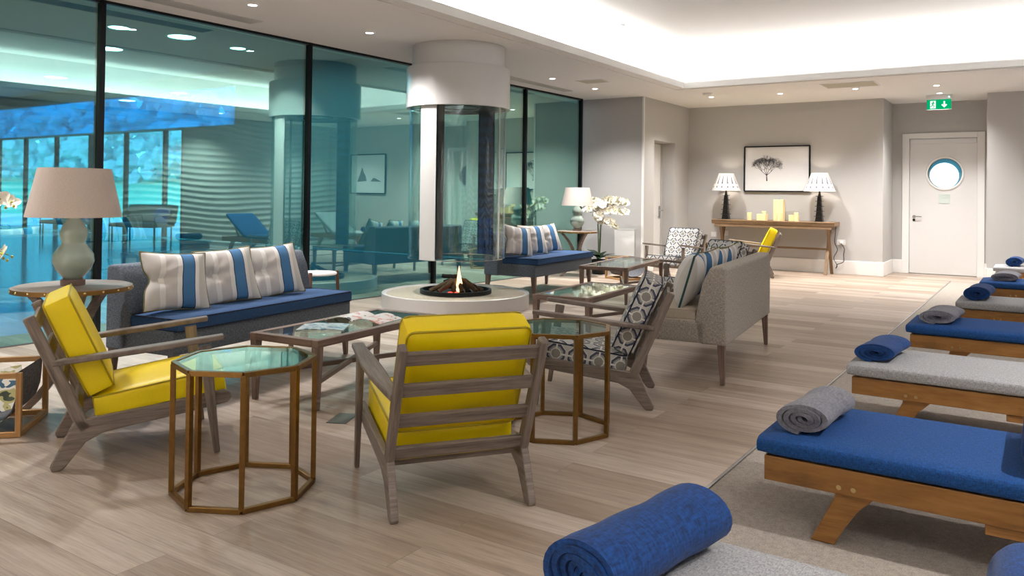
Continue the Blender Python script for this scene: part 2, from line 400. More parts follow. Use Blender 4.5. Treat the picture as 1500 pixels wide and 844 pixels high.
def tag(o, label=None, cat=None, group=None, kind=None):
    if label: o['label'] = label
    if cat: o['category'] = cat
    if group: o['group'] = group
    if kind: o['kind'] = kind
    return o
def empty(name, loc=(0, 0, 0), rz=0, label=None, cat=None, group=None):
    o = bpy.data.objects.new(name, None); C.objects.link(o); o.location = loc; o.rotation_euler = (0, 0, rz); o.empty_display_size = .1
    return tag(o, label, cat, group)
def struct(name, mb, m, **kw):
    o = mb.build(name, m, **kw); o['kind'] = 'structure'; return o
def copy_tree(o, loc=None, rz=None, label=None, group=None):
    c = o.copy(); C.objects.link(c)
    for ch in list(o.children):
        d = ch.copy(); C.objects.link(d); d.parent = c
        for g in list(ch.children):
            e = g.copy(); C.objects.link(e); e.parent = d
    if loc is not None: c.location = loc
    if rz is not None: c.rotation_euler = (0, 0, rz)
    if label: c['label'] = label
    if group: c['group'] = group
    return c
def T(x=0, y=0, z=0): return Matrix.Translation((x, y, z))
def RX(a): return Matrix.Rotation(a, 4, 'X')
def RY(a): return Matrix.Rotation(a, 4, 'Y')
def RZ(a): return Matrix.Rotation(a, 4, 'Z')
def box(*a): return MB().box(*a)

# ------------------------------------------------------------------ room shell
ZC, YB, YR, XL, XR, YN = 2.996, 14.60, 15.60, -5.68, 2.15, -3.2
GY0, GY1 = YN, 12.34
def gx(y): return -7.04+(y-3.9)*.0284
WX = 14.75
struct('floor', box(-7.6, -1.24, YN-.1, YR+.3, -.1, 0).box(-1.24, XR+.1, 14.45, YR+.3, -.1, 0), M['floor'])
struct('floor.001', box(-1.232, XR+.1, YN-.1, 14.45, -.1, .006), M['carpet'])
struct('trim_1', box(-1.246, -1.233, YN, 14.45, -.02, .012), M['chrome'])
struct('trim_5', box(-1.257, -1.246, YN, 14.45, -.02, .002), M['char'])
struct('ceiling', box(-7.2, CX0-.03, YN-.1, YB, ZC, ZC+.04).box(CX1+.03, XR+.1, YN-.1, YB, ZC, ZC+.04).box(CX0-.03, CX1+.03, CY1+.03, YB, ZC, ZC+.04)
       .box(CX0-.03, CX1+.03, YN-.1, CY0-.03, ZC, ZC+.04).box(-2.9, 0, YB, YR+.2, ZC, ZC+.07), M['soffit'])
g = .42
struct('ceiling.001', box(CX0-g-.1, CX1+g+.1, CY0-g-.1, CY1+g+.1, 3.62, 3.7).box(CX0-g-.1, CX0-g, CY0-g, CY1+g, 3.03, 3.62)
       .box(CX1+g, CX1+g+.1, CY0-g, CY1+g, 3.03, 3.62).box(CX0-g, CX1+g, CY1+g, CY1+g+.1, 3.03, 3.62).box(CX0-g, CX1+g, CY0-g-.1, CY0-g, 3.03, 3.62), M['white'])
mb = MB()                                                            # the lip and its shadow-gap bead
for (x0, x1, y0, y1) in ((CX0-.03, CX0, CY0-.03, CY1+.03), (CX1, CX1+.03, CY0-.03, CY1+.03), (CX0, CX1, CY1, CY1+.03), (CX0, CX1, CY0-.03, CY0)): mb.box(x0, x1, y0, y1, ZC-.004, ZC+.085)
struct('trim_2', mb, M['white'])
mb = MB(); q = .165
for (x0, x1, y0, y1) in ((CX0-q-.012, CX0-q, CY0-q, CY1+q*.5), (CX1+q, CX1+q+.012, CY0-q, CY1+q*.5), (CX0-q, CX1+q, CY1+q*.5, CY1+q*.5+.012), (CX0-q, CX1+q, CY0-q-.012, CY0-q)): mb.box(x0, x1, y0, y1, ZC-.012, ZC+.01)
struct('trim_3', mb, M['white'])
# walls
struct('wall_back', box(XL, -2.26, YB, WX, 0, ZC), M['wall'])
struct('wall_back.001', box(-.76, XR+.1, YB, WX, 0, ZC), M['wall'])
DX0, DX1, DZ = -1.985, -.955, 2.36
struct('wall_recess', box(-2.26, DX0-.02, YR, YR+.12, 0, ZC).box(DX1+.02, -.76, YR, YR+.12, 0, ZC).box(DX0-.02, DX1+.02, YR, YR+.12, DZ+.02, ZC)
       .box(-2.36, -2.26, WX, YR+.12, 0, ZC).box(-.76, -.66, WX, YR+.12, 0, ZC), M['wall'])
D2a, D2b, D2z = 12.98, 13.92, 2.28
struct('wall_left', box(-6.95, XL, 12.52, 12.64, 0, ZC).box(XL-.32, XL, 12.64, D2a, 0, ZC).box(XL-.32, XL, D2b, WX, 0, ZC).box(XL-.32, XL, D2a, D2b, D2z, ZC), M['wall'])
struct('trim_4', box(XL-.02, XL+.012, 12.508, 12.54, 0, ZC), M['white'])
struct('wall_front', box(-7.6, XR+.1, YN-.1, YN, 0, ZC+.07), M['wall'])
# right wall: carved wave relief
mb = MB(); ny, nz = 420, 150; vs = []
for j in range(nz+1):
    z = ZC*j/nz; row = []
    for i in range(ny+1):
        y = YN+(YB-YN)*i/ny
        ph = z*7.6+.42*math.sin(y*1.15+.6*math.sin(z*1.3))+.22*math.sin(y*2.3+z*1.7)+.12*math.sin(y*.5)
        fr = ph % 1.0; h = .034*(abs(fr-.5)*2)**1.7
        row.append(mb.bm.verts.new((XR-h, y, z)))
    vs.append(row)
for j in range(nz):
    for i in range(ny): mb.bm.faces.new((vs[j][i], vs[j+1][i], vs[j+1][i+1], vs[j][i+1]))
wv = mb.build('wall_right', M['wall'], smooth=180); wv['kind'] = 'structure'
struct('wall_right.001', box(XR+.02, XR+.14, YN-.1, YB+.15, 0, ZC+.07), M['wall'])
# skirtings
BH = .235
struct('baseboard_back', box(XL, -2.26, YB-.02, YB, 0, BH).box(-2.26, -2.24, YB-.02, YR, 0, BH).box(-2.24, -2.09, YR-.02, YR, 0, BH).box(-.87, -.76, YR-.02, YR, 0, BH)
       .box(-.78, -.76, YB-.02, YR, 0, BH).box(-.76, XR, YB-.02, YB, 0, BH), M['white'], bevel=.006)
struct('baseboard_left', box(-6.8, XL+.02, 12.50, 12.52, 0, BH).box(XL, XL+.02, 12.52, D2a-.02, 0, BH).box(XL, XL+.02, D2b+.02, YB, 0, BH), M['white'], bevel=.006)
# door with the porthole
def porthole_door():
    d = bpy.data.objects.new('door_1', None); C.objects.link(d); d['kind'] = 'structure'
    cx, cz, r, n = -1.44, 1.757, .262, 48; y0, y1 = YR+.03, YR+.075
    mb = MB()
    ring = [(cx+r*math.cos(2*math.pi*i/n), cz+r*math.sin(2*math.pi*i/n)) for i in range(n)]
    def edge(i):
        a = 2*math.pi*i/n; c, s = math.cos(a), math.sin(a); k = min(((DX1-cx if c > 0 else DX0-cx)/c) if abs(c) > 1e-6 else 9e9, ((DZ-cz if s > 0 else .01-cz)/s) if abs(s) > 1e-6 else 9e9)
        return (cx+c*k, cz+s*k)
    out = [edge(i) for i in range(n)]; cor = [(DX1, DZ), (DX0, DZ), (DX0, .01), (DX1, .01)]
    for p in cor:
        k = min(range(n), key=lambda i: (out[i][0]-p[0])**2+(out[i][1]-p[1])**2); out[k] = p
    for y in (y0, y1):
        a = [mb.bm.verts.new((p[0], y, p[1])) for p in ring]; b = [mb.bm.verts.new((p[0], y, p[1])) for p in out]
        for i in range(n): mb.bm.faces.new((a[i], a[(i+1) % n], b[(i+1) % n], b[i]))
    a = [mb.bm.verts.new((p[0], y0, p[1])) for p in ring]; b = [mb.bm.verts.new((p[0], y1, p[1])) for p in ring]
    for i in range(n): mb.bm.faces.new((a[i], b[i], b[(i+1) % n], a[(i+1) % n]))
    mb.build('door_leaf', M['doorpaint'], d)
    fr = MB()
    for x0, x1, z0, z1 in ((DX0-.115, DX0-.005, 0, DZ+.10), (DX1+.005, DX1+.115, 0, DZ+.10), (DX0-.005, DX1+.005, DZ+.005, DZ+.10)): fr.box(x0, x1, YR-.025, YR+.09, z0, z1)
    fr.build('door_frame', M['white'], d, bevel=.005)
    MB().box(DX0+.01, DX1-.01, YR+.005, YR+.03, DZ-.085, DZ-.005).build('door_closer', M['plastic'], d, bevel=.005)
    m = RX(R(90)); m.translation = (cx, YR+.03, cz)
    MB().lathe([(.262, 0), (.298, 0), (.298, .012), (.285, .02), (.262, .016), (.262, -.04)], 48, cap=False).xform(m).build('porthole_ring', M['white'], d, smooth=40)
    MB().lathe([(.262, -.16), (.258, -.16), (.258, -.045), (.262, -.045)], 48, cap=False).xform(m).build('porthole_liner', plain('teal_liner', '#2f7f93', .4), d, smooth=40)
    MB().lathe([(.262, -.03), (.262, -.024)], 48).xform(m).build('porthole_glass', M['flueglass'], d)
    MB().box(-1.535, -1.36, YR+.022, YR+.03, 1.235, 1.40).box(-1.53, -1.365, YR+.018, YR+.022, 1.38, 1.392).box(-1.50, -1.40, YR+.019, YR+.022, 1.33, 1.336).build('door_notice', M['notice'], d)
    hm = RX(R(90)); hm.translation = (-1.915, YR+.03, 1.0)
    MB().lathe([(.026, 0), (.026, .008)], 20).xform(hm).lathe([(.024, 0), (.024, .008)], 20, c=(-1.915, 0, 0)).tube([(-1.915, YR+.03, 1.0), (-1.915, YR-.02, 1.0), (-1.79, YR-.02, 1.0)], .009).build('door_handle', M['chrome'], d, smooth=40)
    hm.translation = (-1.915, YR+.03, .94); MB().lathe([(.022, 0), (.022, .008)], 20).xform(hm).build('door_lock', M['char'], d, smooth=40)
    return d
porthole_door()
struct('floor.002', box(-3.2, .6, YR+.12, 18.6, -.1, 0), M['carpet'])
struct('wall_corridor', box(-3.2, .6, 18.5, 18.6, 0, 2.8).box(-3.2, -3.1, YR+.12, 18.5, 0, 2.8).box(.5, .6, YR+.12, 18.5, 0, 2.8).box(-3.2, .6, YR+.12, 18.6, 2.7, 2.8), plain('corridor_teal', '#2f8aa0', .7))
m_ = RX(R(90)); m_.translation = (-1.708, 18.44, 1.79)
tag(MB().lathe([(0, 0), (.262, 0), (.262, .02), (0, .02)], 40).xform(m_).build('corridor_window', M['glow']), kind='structure')
# plain side door
d2 = bpy.data.objects.new('door_2', None); C.objects.link(d2); d2['kind'] = 'structure'
box(XL-.32, XL-.27, D2a, D2b, .005, D2z).build('door_leaf', M['doorpaint'], d2)
box(XL-.27, XL-.245, D2a, D2a+.03, 0, D2z).box(XL-.27, XL-.245, D2b-.03, D2b, 0, D2z).box(XL-.27, XL-.245, D2a, D2b, D2z-.03, D2z).build('door_frame', M['wall'], d2)
MB().box(XL-.27, XL-.258, D2b-.11, D2b-.06, .9, 1.12).tube([(XL-.26, D2b-.085, 1.04), (XL-.19, D2b-.085, 1.04), (XL-.19, D2b-.21, 1.04)], .011).build('door_handle', M['chrome'], d2, smooth=40)
# glass wall in four bays and the ones behind the camera
my = [-1.1, 1.4, 3.89, 6.255, 8.45, 10.61, GY1]
for i in range(len(my)-1):
    y0, y1 = my[i], my[i+1]; a, b = gx(y0), gx(y1)
    gl = MB(); v = [(a-.006, y0, 0), (a+.006, y0, 0), (b+.006, y1, 0), (b-.006, y1, 0)]
    gl.poly(v+[(p[0], p[1], ZC) for p in v], [(0, 1, 2, 3), (7, 6, 5, 4), (0, 4, 5, 1), (1, 5, 6, 2), (2, 6, 7, 3), (3, 7, 4, 0)])
    o = struct('window_%d' % (i+1), gl, M['wallglass'])
    MB().beam((a, y0, ZC-.012), (b, y1, ZC-.012), .06, .03).build('head_frame', M['black_metal'], o)
    MB().box(b-.05, b+.035, y1-.024, y1+.024, 0, ZC).build('mullion', M['black_metal'], o)
    MB().beam((a, y0, .004), (b, y1, .004), .04, .012).build('sill_channel', M['grille'], o)
struct('wall_left.001', box(-7.3, -7.05, YN-.1, -1.1, 0, ZC), M['wall'])

# ------------------------------------------------------------------ pool hall beyond the glass and the garden outside
PY = 13.0; PX = -19.4
struct('floor.003', box(-31, -7.06, -8, PY+.1, -.12, -.012), M['pool_floor'])
struct('ceiling.002', box(-31, -7.14, -8, PY+.2, 4.35, 4.45), M['pool_wall'])
struct('wall_pool', box(PX, -6.95, PY, PY+.2, 0, 3.0).box(-17.2, -6.95, PY, PY+.2, 3.0, 4.35).box(-31, -17.2, PY, PY+.2, 4.0, 4.35).box(-7.3, -7.1, -8, PY, ZC+.1, 4.35).box(-31, -7.4, -8.2, -8, 0, 4.35).box(-31.2, -31, -8, PY, 0, 4.35).box(-31, PX, PY, PY+.2, 2.95, 3.0), M['pool_wall'])
px = [-31, -29.9, -28.06, -26.09, -24.08, -22.17, -20.25, PX]
for i in range(len(px)-1):
    o = struct('window_%d' % (i+11), box(px[i], px[i+1], PY+.05, PY+.07, 0, 2.95), M['poolglass'])
    box(px[i+1]-.04, px[i+1]+.04, PY, PY+.12, 0, 2.95).build('mullion', M['black_metal'], o)
struct('floor.004', box(-60, -8, PY+.21, 20, -.12, -.01), plain('terrace_paving', '#b9c4c6', .8))
mb = MB(); n = 24
gv = [[mb.bm.verts.new((-110+110*i/n, 20+24*j/n, -.05+2.6*(j/n)**1.2+.15*math.sin(i*.9+j*.5)*(j/n))) for i in range(n+1)] for j in range(n+1)]
for j in range(n):
    for i in range(n): mb.bm.faces.new((gv[j][i], gv[j][i+1], gv[j+1][i+1], gv[j+1][i]))
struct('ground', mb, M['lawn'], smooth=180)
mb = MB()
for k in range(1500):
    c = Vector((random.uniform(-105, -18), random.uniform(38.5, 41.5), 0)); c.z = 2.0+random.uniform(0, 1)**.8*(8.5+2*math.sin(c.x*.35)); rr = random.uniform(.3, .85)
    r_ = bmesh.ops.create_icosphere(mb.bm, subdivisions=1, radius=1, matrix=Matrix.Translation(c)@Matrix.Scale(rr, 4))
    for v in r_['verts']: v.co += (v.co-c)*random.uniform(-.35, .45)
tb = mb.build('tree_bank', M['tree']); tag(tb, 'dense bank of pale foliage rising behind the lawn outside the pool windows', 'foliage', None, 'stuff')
struct('window_20', box(-31, -17.2, PY+.05, PY+.07, 3.0, 4.0), glass('added_blue_glazing', (.05, .66, .92), (.6, .8, 1), .5, .06))  # blue pane band added to give the blue daylight above the pool windows
# pool hall lamps
def pool_lamp():
    t = empty('pool_downlight', (0, 0, 0), 0, 'large round recessed ceiling light in the pool hall behind the glass', 'ceiling light', 'pool hall ceiling lights')
    MB().lathe([(.26, 0), (.30, 0), (.30, -.012), (.26, -.012)], 28, cap=False).build('ring', M['white'], t); MB().disc(.26, -.006, 28, flip=True).build('lens', M['lens'], t)
    return t
pl0 = pool_lamp(); first = True
for p in ((-14.25, 9.5, 1), (-16.85, 9.5, 1), (-14.35, 10.9, .6), (-14.5, 8.35, .7), (-21.5, 8.0, 1), (-22.5, 11.2, 1), (-12.4, 8.6, .8), (-10.8, 11.4, .8), (-26, 10.8, 1)):
    o = pl0 if first else copy_tree(pl0); first = False; o.scale = (p[2],)*3; o.location = (p[0], p[1], 4.35)
for o in [o for o in C.objects if o.name.startswith('pool_downlight')]:
    l = bpy.data.lights.new('pool_lamp_light', 'AREA'); l.shape = 'DISK'; l.size = .5; l.energy = POOL_W/9; l.color = (.85, .96, 1)
    lo = bpy.data.objects.new('pool_lamp_light', l); C.objects.link(lo); lo.location = (0, 0, -.02); lo.parent = o
def pool_sofa(x, y, rz, label):
    t = empty('pool_sofa', (x, y, -.012), rz, label, 'sofa', 'sofas in the pool hall')
    MB().rcube(1.5, .75, .12, .04, 6, .01, T(0, 0, .40)).build('seat', M['wicker'], t, smooth=60)
    MB().rcube(1.6, .10, .5, .04, 6, 0, T(0, .36, .68)@RX(R(-12))).build('backrest', M['wicker'], t, smooth=60)
    MB().rcube(.45, .12, .4, .05, 6, .02, T(.45, .2, .62)@RX(R(-15))).build('cushion', M['pool_blue'], t, smooth=60)
    for sx in (-.68, .68):
        for sy in (-.3, .3): MB().tube([(sx, sy, 0), (sx, sy, .36)], .018).build('leg', M['black_metal'], t)
        MB().tube([(sx*1.08, -.34, .0), (sx*1.08, -.34, .62), (sx*1.08, .36, .70)], .016).build('arm_frame', M['black_metal'], t)
pool_sofa(-19.6, 12.0, R(15), 'blue grey woven sofa by the pool hall windows, on the right of two')
pool_sofa(-22.4, 11.6, R(10), 'blue grey woven sofa by the pool hall windows, partly behind the big lampshade')

# ------------------------------------------------------------------ ceiling things
def downlight():
    t = empty('downlight')
    MB().lathe([(.042, 0), (.058, 0), (.058, -.006), (.042, -.006)], 24, cap=False).build('bezel', M['white'], t, smooth=40)
    MB().disc(.042, -.003, 24, flip=True).build('lens', M['lens'], t)
    return t
dl0 = downlight(); first = True
DL = [(-6.0, 4.707, 'in the soffit above the left navy sofa, nearest of its row'), (-5.96, 6.18, 'in the soffit just left of the white fire hood'), (-5.97, 9.975, 'in the soffit beyond the fire hood, above the long grille'), (-5.95, 11.26, 'beside the beige ceiling panel beyond the fire hood'),
      (-4.71, 13.117, 'before the back wall at left, beside a detector'), (-3.585, 13.2, 'in front of the back wall, above the tree picture'), (-2.436, 13.157, 'on the wide beige ceiling panel'), (-1.341, 13.316, 'in front of the door recess, further from the green sign'), (-1.397, 14.30, 'in front of the door recess, close to the green sign'),
      (-5.97, 1.7, None), (-5.97, 3.2, None), (-5.0, -2.4, None), (1.3, .5, None), (1.3, 3, None), (1.3, 5.5, None), (1.3, 8, None), (1.3, 10.5, None), (1.0, 13.2, None), (-2.4, -2.4, None), (-.4, -2.4, None), (-3.8, -2.4, None), (-5.97, 8.0, None)]  # unseen lamps; those behind the camera are added to brighten the foreground
for x, y, where in DL:
    if abs(y-8.0) < .01: continue
    o = dl0 if first else copy_tree(dl0); first = False; o.location = (x, y, ZC)
    tag(o, ('small bright round downlight '+where) if where else 'unseen small round downlight added in the soffit outside the picture', 'downlight', 'recessed downlights')
    l = bpy.data.lights.new('spot', 'SPOT'); l.energy = SPOT_W*(.35 if x < -5.5 and y < 4 else .30 if y > 12.9 else .6 if abs(y-6.18) < .1 else .7 if x > .5 else 1.5 if y < -2 else 1); l.spot_size = R(125); l.spot_blend = .9; l.shadow_soft_size = .06; l.color = (1, .97, .94)
    lo = bpy.data.objects.new('spot', l); C.objects.link(lo); lo.location = (0, 0, -.02); lo.parent = o
def grille(name, p0, p1, wd, label, n=7):
    p0, p1 = Vector(p0), Vector(p1); d = p1-p0; L = d.length; t = empty(name, (p0.x, p0.y, ZC), math.atan2(d.y, d.x), label, 'vent', 'linear ceiling grilles')
    MB().box(0, L, -wd/2, wd/2, -.004, -.001).build('backing', plain('grille_dark', '#33383a', .7), t)
    mb = MB().box(-.02, L+.02, -wd/2-.015, -wd/2, -.008, 0).box(-.02, L+.02, wd/2, wd/2+.015, -.008, 0).box(-.02, 0, -wd/2, wd/2, -.008, 0).box(L, L+.02, -wd/2, wd/2, -.008, 0)
    mb.build('frame', M['grille_white'], t)
    mb = MB()
    for i in range(n):
        y = -wd/2+wd*(i+.5)/n; mb.box(0, L, y-.0045, y+.0045, -.012, -.003)
    mb.build('blades', M['grille_white'], t)
grille('ceiling_grille', (-6.60, 2.2, 0), (-6.585, 5.2, 0), .17, 'long slotted air grille in the soffit over the left navy sofa')
grille('ceiling_grille', (-6.45, 8.0, 0), (-6.46, 11.29, 0), .13, 'narrow slotted air grille in the soffit beyond the fire hood')
def cpanel(x0, x1, y0, y1, label):
    t = empty('ceiling_panel', ((x0+x1)/2, (y0+y1)/2, ZC), 0, label, 'panel', 'square ceiling panels')
    a, b = (x1-x0)/2, (y1-y0)/2; MB().box(-a, a, -b, b, -.006, 0).build('plate', M['panel_beige'], t); MB().box(-a-.015, a+.015, -b-.015, -b, -.008, 0).box(-a-.015, a+.015, b, b+.015, -.008, 0).box(-a-.015, -a, -b, b, -.008, 0).box(a, a+.015, -b, b, -.008, 0).build('frame', M['soffit'], t)
cpanel(-5.77, -5.39, 10.36, 10.66, 'beige square ceiling panel in the soffit right of the fire hood')
cpanel(-2.78, -2.06, 12.40, 12.90, 'wide beige ceiling panel in front of the back wall')
def detector(x, y, z, label, r=.05):
    t = empty('smoke_detector', (x, y, z), 0, label, 'smoke detector'); MB().lathe([(r, 0), (r, -.012), (r*.8, -.03), (r*.3, -.036)], 24).build('housing', M['plastic'], t, smooth=40); MB().lathe([(r*1.12, 0), (r*1.12, -.006)], 24).build('base_ring', M['plastic'], t)
detector(-4.80, 9.78, 3.62, 'white round detector high up in the bright raised ceiling', .07)
detector(-4.60, 12.62, ZC, 'flat white round detector in the soffit beside a downlight at the left corner', .075)
# exit sign
es = empty('exit_sign', (-1.43, 14.55, ZC), 0, 'green illuminated exit sign with running figure and down arrow hanging before the door', 'sign')
MB().box(-.19, .19, -.035, .035, -.075, 0).build('housing', M['plastic'], es, bevel=.006)
MB().box(-.175, .175, -.006, .006, -.235, -.075).build('panel', M['sign'], es)
mb = MB().box(-.125, -.045, -.009, -.006, -.218, -.095).build('pictogram_door', M['sign_white'], es)
mb = MB(); yb = -.010
def seg(a, b, w_): mb.beam((a[0], yb, a[1]), (b[0], yb, b[1]), w_, .003, up=(0, 1, 0))
mb.lathe([(.0105, -.001), (.0105, .001)], 14, c=(0, 0, 0)); mb.xform(RX(R(90))); mb.xform(T(-.078, yb, -.112))
for a, b, w_ in (((-.08, -.122), (-.09, -.158), .020), ((-.084, -.128), (-.112, -.138), .008), ((-.082, -.128), (-.058, -.142), .008), ((-.09, -.158), (-.066, -.178), .011), ((-.066, -.178), (-.078, -.206), .009), ((-.09, -.158), (-.106, -.182), .011), ((-.106, -.182), (-.125, -.19), .009)): seg(a, b, w_)
mb.build('pictogram_figure', M['sign'], es)
mb = MB().box(.066, .088, -.009, -.006, -.19, -.105); mb.prism([(.077, -.21), (.035, -.165), (.052, -.15), (.077, -.178), (.102, -.15), (.119, -.165)], 1, -.009, -.006); mb.build('arrow', M['sign_white'], es)
MB().box(.14, .155, -.038, -.034, -.05, -.035).build('indicator', M['led'], es)
MB().box(-.18, .18, -.0085, .0085, -.239, -.235).build('edge_strip', M['plastic'], es)

# ------------------------------------------------------------------ fire hood and hearth
FX, FY = -5.6975, 7.390
fh = empty('fireplace_hood', (FX, FY, 0), 0, 'white round suspended fire hood with glass cylinder hanging from the ceiling', 'fireplace')
MB().lathe([(.54, 2.70), (.54, ZC)], 72, cap=False).build('collar', M['gloss_white'], fh, smooth=40)
MB().lathe([(.56, 2.28), (.602, 2.28), (.602, 2.735), (.595, 2.745), (.5, 2.745)], 96, cap=False).build('drum', M['gloss_white'], fh, smooth=40)
MB().lathe([(0, 2.31), (.575, 2.31), (.575, 2.33), (0, 2.33)], 72, cap=False).build('smoke_plate', M['black_metal'], fh, smooth=40)
MB().lathe([(.22, 2.30), (.24, 2.30), (.24, 2.312), (.22, 2.312)], 48, cap=False).build('flue_ring', M['char'], fh, smooth=40)
ca = math.atan2(-FY, -FX)                                            # towards the camera
def arc(name, m, r0, r1, a, half, z0, z1, seg=14, sm=40):
    mb = MB(); mb.lathe([(r0, z0), (r1, z0), (r1, z1), (r0, z1), (r0, z0)], seg, a0=a-half, a1=a+half, cap=False)
    v = mb.bm.verts; v.ensure_lookup_table()
    return mb.build(name, m, fh, smooth=sm)
arc('front_panel', M['gloss_white'], .545, .568, ca-.62, .19, .56, 2.75)
arc('panel_edge', M['black_metal'], .50, .55, ca-.37, .065, .58, 2.30, 4)
MB().lathe([(.556, .56), (.562, .56), (.562, 2.30), (.556, 2.30), (.556, .56)], 96, cap=False).build('glass_cylinder', M['flueglass'], fh, smooth=40)
arc('blue_panel', M['flueblue'], .53, .55, ca+math.pi-.72, .22, .57, 2.30)
arc('glass_joint', M['chrome'], .555, .57, ca+.98, .02, .57, 2.30, 3)
arc('glass_joint', M['chrome'], .555, .57, ca+1.3, .02, .57, 2.30, 3)
MB().lathe([(.553, .555), (.566, .555), (.566, .565), (.553, .565), (.553, .555)], 96, cap=False).build('glass_rim', M['chrome'], fh, smooth=40)
for k in range(9):
    a = ca+random.uniform(-1, 1); MB().lathe([(.0, 2.30), (.008, 2.305), (.008, 2.312)], 8, c=(.45*math.cos(a), .45*math.sin(a), 0)).build('fixing_screw', M['chrome'], fh, smooth=40)
hp = empty('fire_pit', (FX, FY, 0), 0, 'low round white rimmed hearth with stone mosaic top under the hood', 'fire pit')
MB().lathe([(.853, 0), (.853, .16), (.838, .165), (.835, .15), (.80, .15)], 96, cap=False).build('rim', M['gloss_white'], hp, smooth=40)
MB().lathe([(0.40, .149), (.836, .149)], 96, cap=False).build('stone_top', M['stonetop'], hp)
MB().lathe([(.0, .152), (.385, .152), (.385, .195), (.415, .195), (.415, .145)], 72, cap=False).build('fire_tray', M['char'], hp, smooth=40)
def log(p0, p1, r, m, label):
    p0, p1 = Vector(p0), Vector(p1); mid = (p0+p1)/2; n = 9; pts = []; rr = []
    for i in range(n):
        f = i/(n-1); pts.append(p0.lerp(p1, f)-p0+Vector((random.uniform(-1, 1), random.uniform(-1, 1), random.uniform(-1, 1)))*.004); rr.append(r*random.uniform(.85, 1.12))
    o = MB().tube(pts, rr, 9).build('fire_log', m, smooth=50); o.location = (FX+p0.x, FY+p0.y, p0.z)
    tag(o, label, 'log', 'logs in the fire tray'); return o
cd = Vector((math.cos(ca), math.sin(ca), 0)); sd = Vector((-cd.y, cd.x, 0))          # towards camera, and to its right
def FPt(s_, t_, z): return tuple(sd*s_+cd*t_)[:2]+(z,)
L3 = [(-.30, .10, -.03, .02, 'brown', 'long brown log leaning from the left rim of the fire tray'), (-.20, .20, .0, .03, 'brown', 'brown log leaning beside the red embers, second from left'),
      (-.03, .24, -.01, .02, 'brown', 'upright brown log at the front middle of the fire'), (.07, .24, .03, .02, 'brown', 'short brown log just right of the flame'),
      (.15, .22, .05, .0, 'burnt', 'charred log right of the flame'), (.30, .10, .06, -.02, 'brown', 'knotty brown log leaning from the right rim of the fire tray'), (.24, .18, .10, .02, 'brown', 'grey brown log between flame and right rim'), (-.02, -.26, .0, -.04, 'burnt', 'burnt log at the back of the fire')]
for a, b, c_, d_, k, lab in L3:
    log(FPt(a, b, .182), FPt(c_, d_, .30), .028, M['bark'] if k == 'brown' else M['burnt'], lab)
log(FPt(-.16, -.01, .345), FPt(.04, .0, .335), .026, M['burnt'], 'black burnt log lying across the top of the fire')
log(FPt(-.14, .02, .28), FPt(.06, -.02, .30), .026, M['burnt'], 'charred log wedged under the topmost log')
fl = empty('flame', (FX, FY, .17), 0, 'orange flame rising between the logs', 'flame')
for s_, t_, h, r_ in ((.035, .09, .30, .03), (.045, .10, .22, .035), (.025, .12, .18, .025)):
    MB().lathe([(r_*.5, 0), (r_, h*.25), (r_*.8, h*.5), (r_*.4, h*.8), (.002, h)], 12, c=FPt(s_, t_, 0)).build('tongue', M['flame'], fl, smooth=60)
em = empty('embers', (FX, FY, .155), 0, 'glowing red embers below the flame', 'embers')
mb = MB()
for k in range(26):
    r_ = bmesh.ops.create_icosphere(mb.bm, subdivisions=1, radius=random.uniform(.012, .022), matrix=T(*FPt(random.uniform(-.08, .02), random.uniform(.16, .25), .012)))
mb.build('coals', M['ember'], em)

